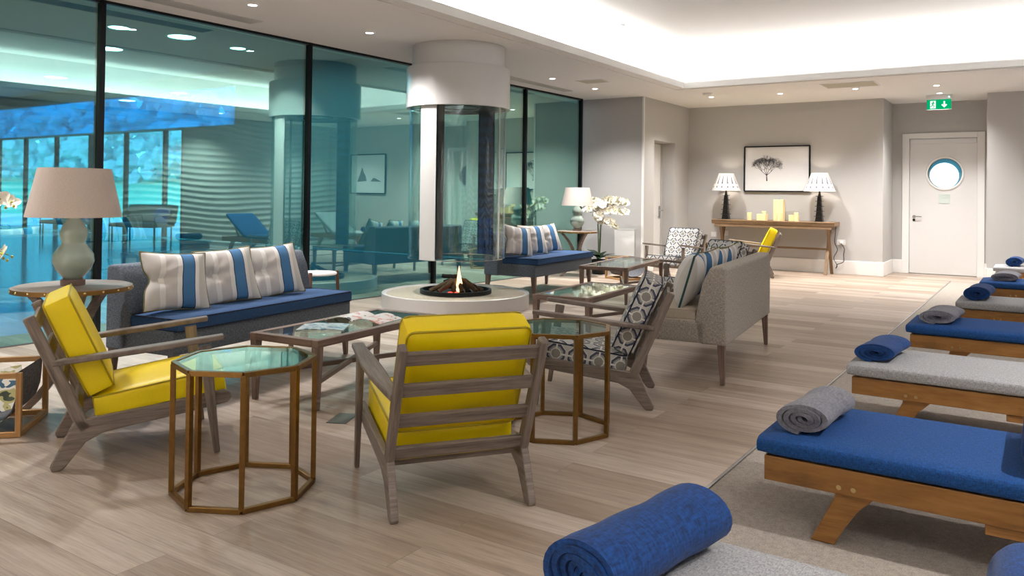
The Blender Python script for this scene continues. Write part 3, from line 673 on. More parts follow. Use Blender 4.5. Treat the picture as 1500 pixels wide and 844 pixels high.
# ------------------------------------------------------------------ armchairs
CWD = .29
def make_chair(kind, name='armchair'):
    t = empty(name); gm = M['greywood']; cm_ = M[kind]; pm = M['yellow_pipe'] if kind == 'yellow' else M['navy_pipe']
    post = lambda z: .105-(z-.21)*.441
    for s in (-1, 1):
        y = s*CWD
        MB().prism([(.075, .225), (-.022, .02), (-.012, 0), (.022, 0), (.04, .012), (.125, .12), (.20, .158), (.17, .235)], 1, y-.017, y+.017).build('leg', gm, t, bevel=.006)
        MB().beam((.665-.03, y+s*.028, .535), (.702, y+s*.028, 0), .032, .062, up=(1, 0, 0), w1=.024, h1=.03).build('leg', gm, t, bevel=.005)
        MB().prism([(.14, .22), (.165, .232), (.40, .258), (.735, .302), (.762, .288), (.772, .262), (.752, .238), (.55, .206), (.30, .172), (.20, .156), (.13, .13)], 1, y-.0165, y+.0165).build('side_rail', gm, t, bevel=.006)
        MB().beam((post(.17), y, .17), (post(.715), y, .715), .034, .058, up=(1, 0, 0), h1=.05).build('back_post', gm, t, bevel=.009, seg=3)
        mb = MB(); n = 10; top = []; bot = []
        for i in range(n+1):
            f = i/n; x = -.02+.745*f; z = .497+.075*f; wd = .020+.016*math.sin(math.pi*min(1, f*1.05))+.008*f; yc = y+s*(.006+.022*math.sin(math.pi*.5*f)); top.append((x, yc, z, wd))
        vv = []
        for x, yc, z, wd in top: vv += [(x, yc-wd, z-.013), (x, yc+wd, z-.013), (x, yc+wd, z+.013), (x, yc-wd, z+.013)]
        fc = [(3, 2, 1, 0), tuple(4*n+k for k in range(4))]
        for i in range(n):
            for k in range(4): fc.append((4*i+k, 4*i+(k+1) % 4, 4*i+4+(k+1) % 4, 4*i+4+k))
        mb.poly(vv, fc, None)
        for f in mb.bm.faces:
            for l in f.loops: l[mb.uv].uv = (l.vert.co.x, l.vert.co.y)
        mb.build('armrest', gm, t, bevel=.006, smooth=40)
    for z in (.662, .527, .392, .247):
        MB().beam((post(z)+.002, -CWD, z), (post(z)+.002, CWD, z), .058, .02, up=(.41, 0, .91) if False else (.91, 0, .41)).build('back_slat', gm, t, bevel=.004)
    MB().beam((.70, -CWD, .255), (.70, CWD, .255), .03, .05).build('front_rail', gm, t, bevel=.004)
    MB().beam((.175, -CWD, .182), (.175, CWD, .182), .03, .022).build('rear_rail', gm, t, bevel=.004)
    sm = T(.452, 0, .292)@RY(R(-8.6))
    MB().rcube(.60, .53, .146, .024, 12, .012, sm).build('seat_cushion', cm_, t, smooth=60)
    bmx = T(.088, 0, .56)@RY(R(-24.2))@RY(R(90))
    MB().rcube(.49, .53, .13, .025, 12, .014, bmx).build('back_cushion', cm_, t, smooth=60)
    def piping(parent, m, sx, sy, z):
        pts = []; r = .03
        for cx, cy, a in ((sx/2-r, sy/2-r, 0), (-sx/2+r, sy/2-r, 90), (-sx/2+r, -sy/2+r, 180), (sx/2-r, -sy/2+r, 270)):
            for k in range(5): q = R(a+22.5*k); pts.append(m@Vector((cx+r*math.cos(q), cy+r*math.sin(q), z)))
        MB().tube(pts, .0045, 6, closed=True).build('piping', pm, parent, smooth=60)
    sc = [c for c in t.children if c.name.startswith('seat_cushion')][0]; bc = [c for c in t.children if c.name.startswith('back_cushion')][0]
    for z in (.066, -.066): piping(sc, sm, .594, .524, z)
    for z in (.057, -.057): piping(bc, bmx, .482, .522, z)
    return t
ych = make_chair('yellow'); tag(ych, 'yellow leather armchair with weathered wood frame in side view, left of the brass table', 'armchair', 'yellow armchairs')
ych.location = (-4.042, 2.053, 0); ych.rotation_euler = (0, 0, R(61.4))
copy_tree(ych, (-1.955, 2.612, 0), R(144.2), 'yellow leather armchair seen from behind in the middle, its slatted back to us')
copy_tree(ych, (-3.72, 13.35, 0), R(196), 'distant yellow armchair mostly hidden behind the beige sofa, before the console table')
pch = make_chair('lattice'); tag(pch, 'navy and white lattice patterned armchair in front of the near end of the beige sofa', 'armchair', 'patterned armchairs')
pch.location = (-2.101, 4.791, 0); pch.rotation_euler = (0, 0, R(203))
copy_tree(pch, (-4.72, 12.05, 0), R(262), 'lattice patterned armchair facing us near the far left corner')
copy_tree(pch, (-3.011, 9.0, 0), R(243), 'lattice patterned armchair behind the beige sofa, only its top and seat corner showing')

# ------------------------------------------------------------------ sofas
def make_sofa(body, cush, pipe, legm, Ln, name='sofa'):
    t = empty(name); D = .62
    MB().rcube(Ln, D-.10, .16, .018, 8, 0, T(Ln/2, (D-.10)/2+.0, .355)).build('base', M[body], t, smooth=60)
    mb = MB(); prof = [(D-.20, .30), (D-.225, .42), (D-.17, .70), (D-.12, .80), (D-.10, .815), (D-.03, .815), (D, .80), (D, .275), (D-.17, .275)]
    mb.prism([(p[0], p[1]) for p in prof], 0, 0, Ln); mb.build('backrest', M[body], t, bevel=.014, seg=3, smooth=40)
    cm_ = T(Ln/2+.0, (D-.22)/2-.01, .468)
    sc = MB().rcube(Ln-.02, D-.19, .085, .02, 12, .008, cm_).build('seat_cushion', M[cush], t, smooth=60)
    for z in (.036, -.036):
        pts = []; r = .025; sx, sy = Ln-.026, D-.196
        for cx, cy, a in ((sx/2-r, sy/2-r, 0), (-sx/2+r, sy/2-r, 90), (-sx/2+r, -sy/2+r, 180), (sx/2-r, -sy/2+r, 270)):
            for k in range(5): q = R(a+22.5*k); pts.append(cm_@Vector((cx+r*math.cos(q), cy+r*math.sin(q), z)))
        MB().tube(pts, .0045, 6, closed=True).build('piping', M[pipe], sc, smooth=60)
    for x in (.035, Ln-.035):
        for y in (.035, D-.04): MB().beam((x, y, .285), (x+(-.008 if x < 1 else .008), y+(.012 if y > .3 else -.012), 0), .052, .052, up=(0, 1, 0), w1=.03, h1=.03).build('leg', M[legm], t, bevel=.004)
    return t
LA = 1.74
sfa = make_sofa('tweed', 'navy', 'navy_pipe', 'tablewood', LA); tag(sfa, 'grey tweed sofa with navy seat cushion at left, behind the side-on yellow armchair', 'sofa', 'grey and navy sofas')
SA = ((-4.43, 2.93, 0), R(97.4)); sfa.location, sfa.rotation_euler = SA[0], (0, 0, SA[1])
SB = ((-5.20, 8.34, 0), R(94.5)); sfb = copy_tree(sfa, SB[0], SB[1], 'grey tweed sofa with navy seat cushion beyond the fire pit, by the lamp table')
sfb.scale = (1, 1.2, 1)
sfc = make_sofa('beige_weave', 'beige', 'beige', 'tablewood', 1.80); tag(sfc, 'beige woven sofa seen from behind with dark tapered legs, right of centre', 'sofa')
a = R(276.7); ydir = Vector((math.cos(a+math.pi/2), math.sin(a+math.pi/2), 0)); xdir = Vector((math.cos(a), math.sin(a), 0))
po = Vector((-2.055, 7.145, 0))-xdir*.03-ydir*.585; sfc.location = po; sfc.rotation_euler = (0, 0, a); SCc = (tuple(po), a)
# scatter cushions
def pillow_mesh(m, wd=.45, ht=.40, th=.15, dent=1.0):
    mb = MB(); n = 26
    def P(u, v, s):
        cx = 1-.075*(1-v*v)*abs(u)**2; cy = 1-.075*(1-u*u)*abs(v)**2
        x = wd/2*u*cx; z = ht/2*v*cy; e = (max(0, 1-abs(u)**2.2)**.55)*(max(0, 1-abs(v)**2.2)**.55); y = s*th/2*e
        if s < 0:
            y += dent*.055*math.exp(-((u+.62)**2/.10+(v-.02)**2/.03))*e**.4
            y += dent*.010*math.sin(9*math.atan2(v-.05, u+.75)+1)*math.exp(-((u+.5)**2/.2+(v)**2/.3))*e
        x += dent*.035*math.exp(-((u+1)**2/.10+(v-.02)**2/.06))
        return (x, y, z)
    for s in (-1, 1):
        g_ = [[mb.bm.verts.new(P(-1+2*i/n, -1+2*j/n, s)) for i in range(n+1)] for j in range(n+1)]
        for j in range(n):
            for i in range(n):
                f = mb.bm.faces.new((g_[j][i], g_[j][i+1], g_[j+1][i+1], g_[j+1][i]))
                for l, (a_, b_) in zip(f.loops, ((i, j), (i+1, j), (i+1, j+1), (i, j+1))):
                    l[mb.uv].uv = (a_/n+.03*math.sin(b_/n*5), b_/n)
    bmesh.ops.remove_doubles(mb.bm, verts=mb.bm.verts, dist=.0008)
    edge = [P(u, -1, -1) for u in [-1+2*i/n for i in range(n)]]+[P(1, v, -1) for v in [-1+2*i/n for i in range(n)]]+[P(-u, 1, -1) for u in [-1+2*i/n for i in range(n)]]+[P(-1, -v, -1) for v in [-1+2*i/n for i in range(n)]]
    return mb, edge
def make_pillow(m='stripe', dent=1.0, th=.15, pipe='cushion_pipe', pr=.0045):
    t = empty('scatter_cushion'); mb, e = pillow_mesh(M[m], dent=dent, th=th); mb.build('cover', M[m], t, smooth=70); MB().tube(e, pr, 6, closed=True).build('piping', M[pipe], t, smooth=60); return t
pil = make_pillow(); pil2 = make_pillow('stripe', 0.5); used = set()
def place_pillow(src, sofa, x, y, z, lean, yaw, roll, label, group):
    o = src if src.name not in used else copy_tree(src); used.add(src.name)
    m = Matrix.Translation(sofa[0])@RZ(sofa[1])@T(x, y, z)@RZ(yaw)@RX(lean)@RY(roll)
    o.location = m.to_translation(); o.rotation_euler = m.to_euler(); tag(o, label, 'cushion', group)
GA = 'striped cushions on the left navy sofa'; GB = 'striped cushions on the far navy sofa'; GC = 'striped cushions on the beige sofa'
for k, (x, rl, lab) in enumerate(((.27, R(4), 'nearest the round lamp table, leftmost'), (.72, R(-3), 'in the middle of three'), (1.19, R(-4), 'at the right end nearest the fire hood'))):
    place_pillow(pil, SA, x, .30, .70, R(-20), R(-14), rl, 'blue striped cushion on the left navy sofa, '+lab, GA)
for k, (x, rl, lab) in enumerate(((.22, R(10), 'partly behind the glass hood'), (.62, R(2), 'in the middle of three'), (1.04, R(-4), 'at the end nearest the lamp table'))):
    place_pillow(pil, SB, x, .37, .71, R(-22), R(-20), rl, 'blue striped cushion on the far navy sofa, '+lab, GB)
for k, (x, rl, lab) in enumerate(((1.52, R(4), 'nearest us with its green striped edge showing'), (1.20, R(3), 'second from the near end'), (.86, R(-3), 'third from the near end'), (.48, R(4), 'furthest along the sofa'))):
    if k == 0:
        pb = make_pillow('cushion_back', .0, .20, 'green_pipe', .008); place_pillow(pb, SCc, x, .29, .70, R(-16), R(10), rl, 'white cushion with green striped edge at the near end of the beige sofa', GC)
    else: place_pillow(pil2 if k > 1 else pil, SCc, x, .30, .71, R(-20), R(-6), rl, 'white and blue striped cushion on the beige sofa, '+lab, GC)

# ------------------------------------------------------------------ octagonal brass tables
def make_oct():
    t = empty('octagonal_side_table'); r, hh, b = .294, .57, .022
    P = [(r*math.cos(R(45*k)), r*math.sin(R(45*k))) for k in range(8)]
    for nm, z in (('bottom_ring', b/2), ('top_ring', hh-b/2)):
        mb = MB()
        for k in range(8): a_, c_ = P[k], P[(k+1) % 8]; mb.beam((a_[0], a_[1], z), (c_[0], c_[1], z), b, b)
        mb.build(nm, M['brass'], t, bevel=.002)
    for k in range(8): MB().beam((P[k][0], P[k][1], .012), (P[k][0], P[k][1], hh-.012), b, b, up=(P[k][0], P[k][1], 0)).build('leg', M['brass'], t, bevel=.002)
    Q = [(p[0]*.955, p[1]*.955) for p in P]; MB().prism(Q, 2, hh-.012, hh-.003).build('glass_top', M['tableglass'], t)
    return t
oc = make_oct(); tag(oc, 'octagonal brass and glass side table nearest us, between two yellow armchairs', 'side table', 'octagonal brass tables')
oc.location = (-2.910, 2.278, 0); oc.rotation_euler = (0, 0, .0937)
copy_tree(oc, (-2.25, 3.86, 0), .06, 'octagonal brass and glass side table right of the rear-view yellow armchair')
copy_tree(oc, (-4.22, 12.45, 0), .2, 'distant octagonal brass side table right of the armchair facing us')
# ------------------------------------------------------------------ coffee tables
def make_coffee(wd, ln, hh):
    t = empty('coffee_table'); m = M['tablewood']; b = .05; th = .045
    mb = MB()
    for x in (-wd/2+b/2, wd/2-b/2): mb.beam((x, -ln/2, hh-th/2), (x, ln/2, hh-th/2), b, th)
    for y in (-ln/2+b/2, ln/2-b/2): mb.beam((-wd/2+b, y, hh-th/2), (wd/2-b, y, hh-th/2), b, th)
    mb.build('top_frame', m, t, bevel=.004)
    MB().box(-wd/2+b*.9, wd/2-b*.9, -ln/2+b*.9, ln/2-b*.9, hh-.012, hh-.003).build('glass_top', M['tableglass'], t)
    L_ = [(sx*(wd/2-.028), sy*(ln/2-.028)) for sx in (-1, 1) for sy in (-1, 1)]
    for x, y in L_: MB().beam((x, y, hh-th), (x, y, 0), .052, .052, up=(0, 1, 0), w1=.03, h1=.03).build('leg', m, t, bevel=.004)
    MB().beam((L_[0][0], L_[0][1], .165), (L_[3][0], L_[3][1], .165), .028, .03).build('stretcher', m, t, bevel=.003)
    MB().beam((L_[1][0], L_[1][1], .165), (L_[2][0], L_[2][1], .165), .028, .03).build('stretcher', m, t, bevel=.003)
    return t
TA = ((-3.905, 3.91, 0), R(5)); ct = make_coffee(.56, 1.26, .42); tag(ct, 'glass topped wooden coffee table with open magazines before the left sofa', 'coffee table', 'glass topped coffee tables')
ct.location, ct.rotation_euler = TA[0], (0, 0, TA[1])
copy_tree(ct, (-3.545, 6.65, 0), R(4.5), 'glass topped coffee table before the beige sofa, behind the near patterned armchair', 'glass topped coffee tables')
c3 = make_coffee(.62, 1.62, .445); tag(c3, 'furthest glass topped coffee table, before the armchair facing us', 'coffee table', 'glass topped coffee tables'); c3.location = (-4.53, 9.42, 0); c3.rotation_euler = (0, 0, R(8))
# magazines
def cover_mat(name, cols):
    t = NT(name); nz = t.noise(t.coord('UV', (7, 9, 1)), 1, 2, .7); return t.pbr(t.ramp(nz, cols, 'CONSTANT'), .3)
def magazine(loc, rz, wd, ln, mat, label, curl=.02, th=.006):
    t = empty('magazine', loc, rz, label, 'magazine')
    mb = MB(); n = 14
    for side in (-1, 1):
        tp = []
        for i in range(n+1):
            f = i/n; x = side*wd*f; z = curl*math.sin(math.pi*min(1, f*1.0))*(1-f*.5)+th*(1-f)*.6
            tp.append((x, z))
        up = [mb.bm.verts.new((x, -ln/2, z+th)) for x, z in tp]; up2 = [mb.bm.verts.new((x, ln/2, z+th)) for x, z in tp]
        lo = [mb.bm.verts.new((x, -ln/2, z)) for x, z in tp]; lo2 = [mb.bm.verts.new((x, ln/2, z)) for x, z in tp]
        for i in range(n):
            for a_, b_, c_, d_ in ((up[i], up[i+1], up2[i+1], up2[i]), (lo[i], lo2[i], lo2[i+1], lo[i+1]), (up[i], lo[i], lo[i+1], up[i+1]), (up2[i], up2[i+1], lo2[i+1], lo2[i])):
                f = mb.bm.faces.new((a_, b_, c_, d_))
                for l in f.loops: l[mb.uv].uv = (l.vert.co.x, l.vert.co.y)
        f = mb.bm.faces.new((up[-1], lo[-1], lo2[-1], up2[-1]))
    mb.build('pages', mat, t, smooth=40); return t
magazine((-3.90, 3.66, .418), R(35), .15, .24, cover_mat('magazine_blue', [(0, '#8fa7ad'), (.4, '#c6d3d6'), (.52, '#6f93a5'), (.6, '#dfe4e6')]), 'blue grey open magazine lying flat nearest us on the coffee table', .006)
magazine((-3.93, 4.06, .418), R(10), .22, .29, cover_mat('magazine_white', [(0, '#3a3c44'), (.38, '#e9e5e2'), (.55, '#d9a49c'), (.62, '#ece9e6')]), 'open magazine with curling white and pink pages on the coffee table', .035)
# ------------------------------------------------------------------ round lamp tables and lamps
def make_lamptable(hh, r):
    t = empty('round_table')
    MB().lathe([(0, hh-.03), (r, hh-.03), (r, hh-.006), (r-.012, hh), (0, hh)], 64).build('table_top', M['greywood'], t, smooth=40)
    MB().lathe([(r-.004, hh-.032), (r+.004, hh-.032), (r+.004, hh-.006), (r-.004, hh-.006), (r-.004, hh-.032)], 64, cap=False).build('brass_band', plain('band_bronze', '#8a6a3c', .4, .8), t, smooth=40)
    for k in range(20):
        a_ = 2*math.pi*k/20; mm = T((r+.004)*math.cos(a_), (r+.004)*math.sin(a_), hh-.019)@RZ(a_)@RY(R(90)); MB().lathe([(.008, 0), (.007, .003), (.0, .006)], 10).xform(mm).build('stud', M['stud'], t, smooth=60)
    for k in range(3):
        a_ = R(120*k); mb = MB(); n = 14; pts = []
        for i in range(n+1):
            f = i/n; z = .0+(hh-.03)*f; rr = .055+((r*.80 if f > .5 else .25)-.055)*abs(2*f-1.0)**1.9; pts.append((rr, z))
        o_, i_ = [], []
        for j, (rr, z) in enumerate(pts): o_.append((rr+.026, z)); i_.append((rr-.026, z))
        mb.prism(o_+i_[::-1], 1, -.022, .022); mb.xform(RZ(a_)); mb.build('leg', M['greywood'], t, bevel=.004)
    MB().lathe([(0, hh*.44), (.05, hh*.44), (.05, hh*.56), (0, hh*.56)], 24).build('hub', M['greywood'], t, smooth=40)
    return t
LT = (-4.80, 2.51, 0); lt = make_lamptable(.73, .318); tag(lt, 'round studded wooden table holding the big lamp at far left', 'side table', 'round studded tables'); lt.location = LT; lt.rotation_euler = (0, 0, R(-17))
RT = (-6.24, 11.25, 0); copy_tree(lt, RT, R(213), 'round studded wooden table beside the orchid at the far sofa end')
def make_lamp():
    t = empty('table_lamp')
    MB().lathe([(0, 0), (.066, 0), (.066, .036), (0, .036)], 28).build('lamp_base', M['tablewood'], t, bevel=.003, smooth=40)
    prof = [(.05, .036), (.062, .055), (.095, .095), (.113, .14), (.108, .185), (.085, .22), (.066, .245), (.064, .258), (.074, .285), (.076, .31), (.066, .345), (.042, .38), (.026, .41), (.018, .44), (.017, .46)]
    MB().lathe(prof, 44).build('gourd_body', M['celadon'], t, smooth=60)
    MB().lathe([(.008, .45), (.008, .55)], 12).build('lamp_stem', M['stud'], t, smooth=40)
    MB().lathe([(.258, .405), (.195, .692), (.192, .692), (.255, .405), (.258, .405)], 56, cap=False).build('lamp_shade', M['linen'], t, smooth=40)
    return t
lm = make_lamp(); tag(lm, 'pale green gourd lamp with linen shade at far left', 'lamp', 'gourd lamps'); lm.location = (LT[0], LT[1], .73)
copy_tree(lm, (RT[0], RT[1], .73), 0, 'pale green gourd lamp with linen shade beside the white orchid')
# small white tripod table behind the left sofa
wt = empty('tripod_table', (-5.99, 5.52, 0), R(20), 'small white round table with reddish legs behind the right end of the left sofa', 'side table')
MB().lathe([(0, .485), (.19, .485), (.195, .495), (.19, .508), (0, .508)], 48).build('table_top', M['plastic'], wt, smooth=40)
for k in range(3):
    a_ = R(40+120*k); MB().beam((.20*math.cos(a_), .20*math.sin(a_), .52), (.225*math.cos(a_), .225*math.sin(a_), 0), .03, .03, up=(math.cos(a_), math.sin(a_), 0)).build('leg', M['dark_leg'], wt, bevel=.004)
# ------------------------------------------------------------------ magazine racks
def make_rack():
    t = empty('magazine_rack'); L_, W_, hh, b = .44, .45, .335, .028; m = M['oak']
    for y in (-W_/2, W_/2):
        for x in (-L_/2, L_/2): MB().beam((x, y, 0), (x, y, hh), b, b, up=(0, 1, 0)).build('post', m, t, bevel=.003)
        MB().beam((-L_/2, y, b/2), (L_/2, y, b/2), b, b).build('foot_rail', m, t, bevel=.003)
        MB().beam((-L_/2, y, hh-b/2), (L_/2, y, hh-b/2), b, b).build('top_rail', m, t, bevel=.003)
    for x in (-L_/2, L_/2): MB().beam((x, -W_/2, b/2), (x, W_/2, b/2), b, b).build('cross_rail', m, t, bevel=.003)
    mb = MB(); hx = L_/2-.012; half = [(hx, hh-.006), (hx-.004, .26), (hx-.010, .19), (hx-.030, .125), (hx-.075, .075), (hx-.14, .052)]; pr = [(-p[0], p[1]) for p in half]+half[::-1]
    a_ = [(p[0], p[1]+.006) for p in pr]; mb.prism(pr+a_[::-1], 1, -W_/2+.02, W_/2-.02); mb.build('felt_sling', M['felt'], t, smooth=50)
    return t
rk = make_rack(); tag(rk, 'oak framed magazine rack with grey felt sling at the far left edge', 'magazine rack', 'magazine racks'); rk.location = (-4.776, 2.05, 0); rk.rotation_euler = (0, 0, R(48.4))
copy_tree(rk, (-5.45, 11.42, 0), R(62), 'distant oak magazine rack with dark felt sling by the orchid pot')
mm = magazine((-4.64, 2.075, .215), R(120), .085, .24, cover_mat('magazine_cover', [(0, '#2d5f7d'), (.42, '#e3e3da'), (.52, '#b5b17a'), (.6, '#3d4a3a')]), 'glossy blue white and green magazine standing in the oak rack', .01); mm.rotation_euler = (R(58), R(-14), R(46))
# floor plate
fp = empty('floor_socket', (-3.353, 3.30, 0), R(115), 'flat grey metal floor socket cover in the floorboards', 'floor socket'); MB().box(-.10, .10, -.055, .055, 0, .004).build('cover', plain('grey_plate', '#6c6d68', .4, .6), fp); MB().box(-.103, .103, -.058, .058, 0, .0025).build('rim', M['grille'], fp)
# ------------------------------------------------------------------ orchids
def petal(mb, L_, W_, rot, bend=.25):
    n = 6; rows = []
    for i in range(n+1):
        f = i/n; wd = W_*math.sin(math.pi*(.08+.84*f))**.8; y = L_*f; z = bend*L_*f*f
        rows.append([rot@Vector((-wd/2, y, z+.12*wd)), rot@Vector((0, y, z)), rot@Vector((wd/2, y, z+.12*wd))])
    for i in range(n):
        for k in range(2): mb.poly([rows[i][k], rows[i][k+1], rows[i+1][k+1], rows[i+1][k]], [(0, 1, 2, 3)])
fm_ = MB()
for ang, L_, W_ in ((0, .032, .026), (72, .036, .034), (144, .030, .022), (216, .030, .022), (288, .036, .034)): petal(fm_, L_, W_, RZ(R(ang)))
fl_o = fm_.build('blossom', M['petal'], None, smooth=60, recalc=False); FLM = fl_o.data; bpy.data.objects.remove(fl_o)
lp_o = MB().rcube(.014, .014, .018, .006, 4, 0, T(0, 0, .008)).build('lip', M['bud'], None, smooth=60); LPM = lp_o.data; bpy.data.objects.remove(lp_o)
def orchid(loc, rz, label, sprays, pot_h=.20, fs=1.0):
    t = empty('orchid', loc, rz, label, 'orchid')
    if pot_h:
        MB().lathe([(0, 0), (.11, 0), (.13, pot_h*.5), (.14, pot_h), (.125, pot_h), (.12, pot_h-.02), (0, pot_h-.02)], 32).build('pot', M['pot'], t, smooth=40)
    for k in range(15):
        a_ = k*2.4; L_ = random.uniform(.20, .31); mb = MB(); petal(mb, L_, .09, T(0, 0, pot_h)@RZ(a_)@RX(R(random.uniform(25, 65))), -.5); mb.build('leaf', M['leaf'], t, smooth=60, recalc=False)
    for pts, nf, r_ in sprays:
        P_ = [Vector(p) for p in pts]; sm_ = []
        for i in range(len(P_)-1):
            p0, p1, p2, p3 = P_[max(0, i-1)], P_[i], P_[i+1], P_[min(len(P_)-1, i+2)]
            for j in range(8):
                u = j/8; sm_.append(.5*((2*p1)+(p2-p0)*u+(2*p0-5*p1+4*p2-p3)*u*u+(3*p1-p0-3*p2+p3)*u**3))
        sm_.append(P_[-1]); MB().tube(sm_, .0045, 6).build('stem', M['stem'], t, smooth=60)
        N = len(sm_)
        for k in range(nf):
            p = sm_[int(N*(1-r_)+(N*r_-1)*k/max(1, nf-1))-0 if False else min(N-1, int(N*(1-r_)+N*r_*k/nf))]
            f = bpy.data.objects.new('blossom', FLM); C.objects.link(f); f.parent = t; s_ = random.uniform(.85, 1.15)*fs; f.scale = (s_,)*3
            f.location = p+Vector((random.uniform(-.03, .03), random.uniform(-.03, .03), random.uniform(-.02, .012))); f.rotation_euler = (R(random.uniform(50, 110)), R(random.uniform(-30, 30)), R(random.uniform(-60, 60))-rz-R(-33))
            g_ = bpy.data.objects.new('lip', LPM); C.objects.link(g_); g_.parent = f; g_.scale = (.6, .6, .6)
        for k in range(3):
            q_ = sm_[-1]+Vector((random.uniform(-.04, .05), random.uniform(-.03, .03), -.012*k-.01)); MB().rcube(.016, .016, .022, .008, 4, 0, T(*q_)).build('bud', M['bud'], t, smooth=60)
    return t
def spray(x, y, z, dx, dy, dz, top=1.2):
    return [(0+x*.2, y*.2, .18), (x*.5, y*.5, z*.6), (x, y, z), (x+dx*.4, y+dy*.4, z+dz*.35+.05), (x+dx, y+dy, z+dz)]
orchid((-6.16, 11.86, 0), 0, 'white orchid with many blossoms and dark leaves against the grey wall', [
    (spray(-.02, 0, 1.10, -.28, -.10, .08), 16, .5), (spray(.0, .04, 1.02, -.20, -.12, .06), 12, .42), (spray(.02, .05, 1.10, .42, .02, .10), 18, .48), (spray(.05, -.02, 1.0, .40, .02, .04), 16, .48), (spray(0, -.05, .92, .02, -.03, -.0), 10, .28), (spray(.04, 0, .84, .28, .0, -.04), 12, .45), (spray(-.05, .02, 1.14, -.16, .04, .06), 12, .4), (spray(.06, .03, 1.16, .26, .05, .06), 14, .42), (spray(-.03, -.02, 1.05, .12, -.04, .10), 10, .36)], .24, 2.0)
orchid((-6.05, 2.30, 0), 0, 'orchid spray with cream blossoms and yellow buds entering at the far left edge, its reflection modelled as a lower spray', [
    ([(0, 0, .2), (-.02, .04, .8), (0, .10, 1.12), (.06, .22, 1.25), (.12, .36, 1.20)], 4, .3), ([(0, 0, .2), (-.01, .05, .6), (0, .10, .80), (.06, .22, .90), (.12, .36, .84)], 4, .3)], .18, 1.9)  # second, lower spray is modelled in place of the first one's reflection
# access panel low on the grey wall
ap = empty('access_panel', (-6.0, 12.50, 0), 0, 'white rectangular access panel low on the grey wall by the orchid', 'panel'); MB().box(-.18, .18, -.006, .02, .28, .715).build('plate', M['white'], ap); MB().box(-.19, -.18, -.010, .02, .27, .725).box(.18, .19, -.010, .02, .27, .725).box(-.18, .18, -.010, .02, .715, .725).box(-.18, .18, -.010, .02, .27, .28).build('frame', M['plastic'], ap)

# ------------------------------------------------------------------ console table group
CX_, CZ = -3.99, .893
co = empty('console_table', (CX_, 14.35, 0), 0, 'long brown wooden console table with crossed legs against the back wall', 'console table')
hw, hd = 1.06, .20
MB().box(-hw+.03, hw-.03, -hd, hd, CZ-.035, CZ-.015).build('table_top', M['console'], co, bevel=.003)
mb = MB(); 
for s in (-1, 1): mb.beam((-hw, s*hd, CZ-.033), (hw, s*hd, CZ-.033), .03, .075, up=(0, s*.35, 1)); mb.beam((s*(hw-.015), -hd, CZ-.033), (s*(hw-.015), hd, CZ-.033), .03, .075)
mb.build('tray_rim', M['console'], co, bevel=.004)
MB().box(-hw+.05, hw-.05, -hd+.005, hd-.005, CZ-.125, CZ-.05).build('apron', M['console'], co, bevel=.003)
for s in (-1, 1):
    x = s*(hw-.13)
    for k in (-1, 1): MB().beam((x+k*.018, -.16*k, CZ-.08), (x+k*.018, .16*k, 0), .034, .05, up=(1, 0, 0)).build('leg', M['console'], co, bevel=.004)
    MB().lathe([(.014, -.04), (.014, .04)], 12).xform(T(x, 0, .43)@RY(R(90))).build('leg_bolt', M['stud'], co)
MB().beam((-hw+.13, 0, .43), (hw-.13, 0, .43), .035, .035).build('stretcher', M['console'], co, bevel=.004)
def make_pagoda():
    t = empty('table_lamp')
    mb = MB().box(-.075, .075, -.075, .075, 0, .025); w_ = .062; z = .025
    for k in range(5):
        mb.prism([(-w_, z), (w_, z), (w_*.8, z+.075), (-w_*.8, z+.075)], 1, -w_*.9, w_*.9)
        w2 = w_*.8; mb.prism([(-w2-.022, z+.082), (w2+.022, z+.082), (w2+.026, z+.094), (w2*.9, z+.088), (-w2*.9, z+.088), (-w2-.026, z+.094)], 1, -w2-.022, w2+.022); mb.box(-w2, w2, -w2, w2, z+.072, z+.086)
        z += .086; w_ *= .87
    mb.lathe([(.028, z), (.018, z+.05), (.012, z+.10)], 16); mb.build('pagoda_stem', M['pagoda'], t, bevel=.002)
    MB().lathe([(.256, .545), (.134, .855)], 56, cap=False).build('lamp_shade', M['ikat'], t, smooth=60)
    MB().lathe([(.257, .540), (.261, .540), (.261, .552), (.257, .552), (.257, .540)], 56, cap=False).build('shade_trim', M['white'], t, smooth=40)
    MB().lathe([(.0, .62), (.028, .64), (.03, .67), (.014, .70)], 16).build('bulb', emit('bulb', (1, .8, .55), 2), t, smooth=60)
    return t
pg = make_pagoda(); tag(pg, 'black pagoda lamp with patterned white shade at the left end of the console', 'lamp', 'pagoda lamps on the console'); pg.location = (-4.85, 14.33, CZ-.015)
pg2 = copy_tree(pg, (-3.215, 14.33, CZ-.015), 0, 'black pagoda lamp with patterned white shade at the right end of the console')
for o in (pg, pg2):
    l = bpy.data.lights.new('bulb_light', 'POINT'); l.energy = LAMP_W; l.color = (1, .86, .70); l.shadow_soft_size = .035; lo = bpy.data.objects.new('bulb_light', l); C.objects.link(lo); lo.location = (0, 0, .74); lo.parent = o
def candle(x, y, wd, h, square, label):
    t = empty('pillar_candle', (x, y, CZ-.015), 0, label, 'candle', 'cream pillar candles')
    if square: MB().box(-wd/2, wd/2, -wd/2, wd/2, 0, h).build('wax', M['wax'], t, bevel=.006)
    else: MB().lathe([(0, 0), (wd/2, 0), (wd/2, h), (wd/2-.008, h+.004), (wd/2-.012, h-.006), (0, h-.01)], 28).build('wax', M['wax'], t, smooth=40)
    MB().tube([(0, 0, h-.012), (0, 0, h+.012)], .003, 6).build('wick', M['char'], t)
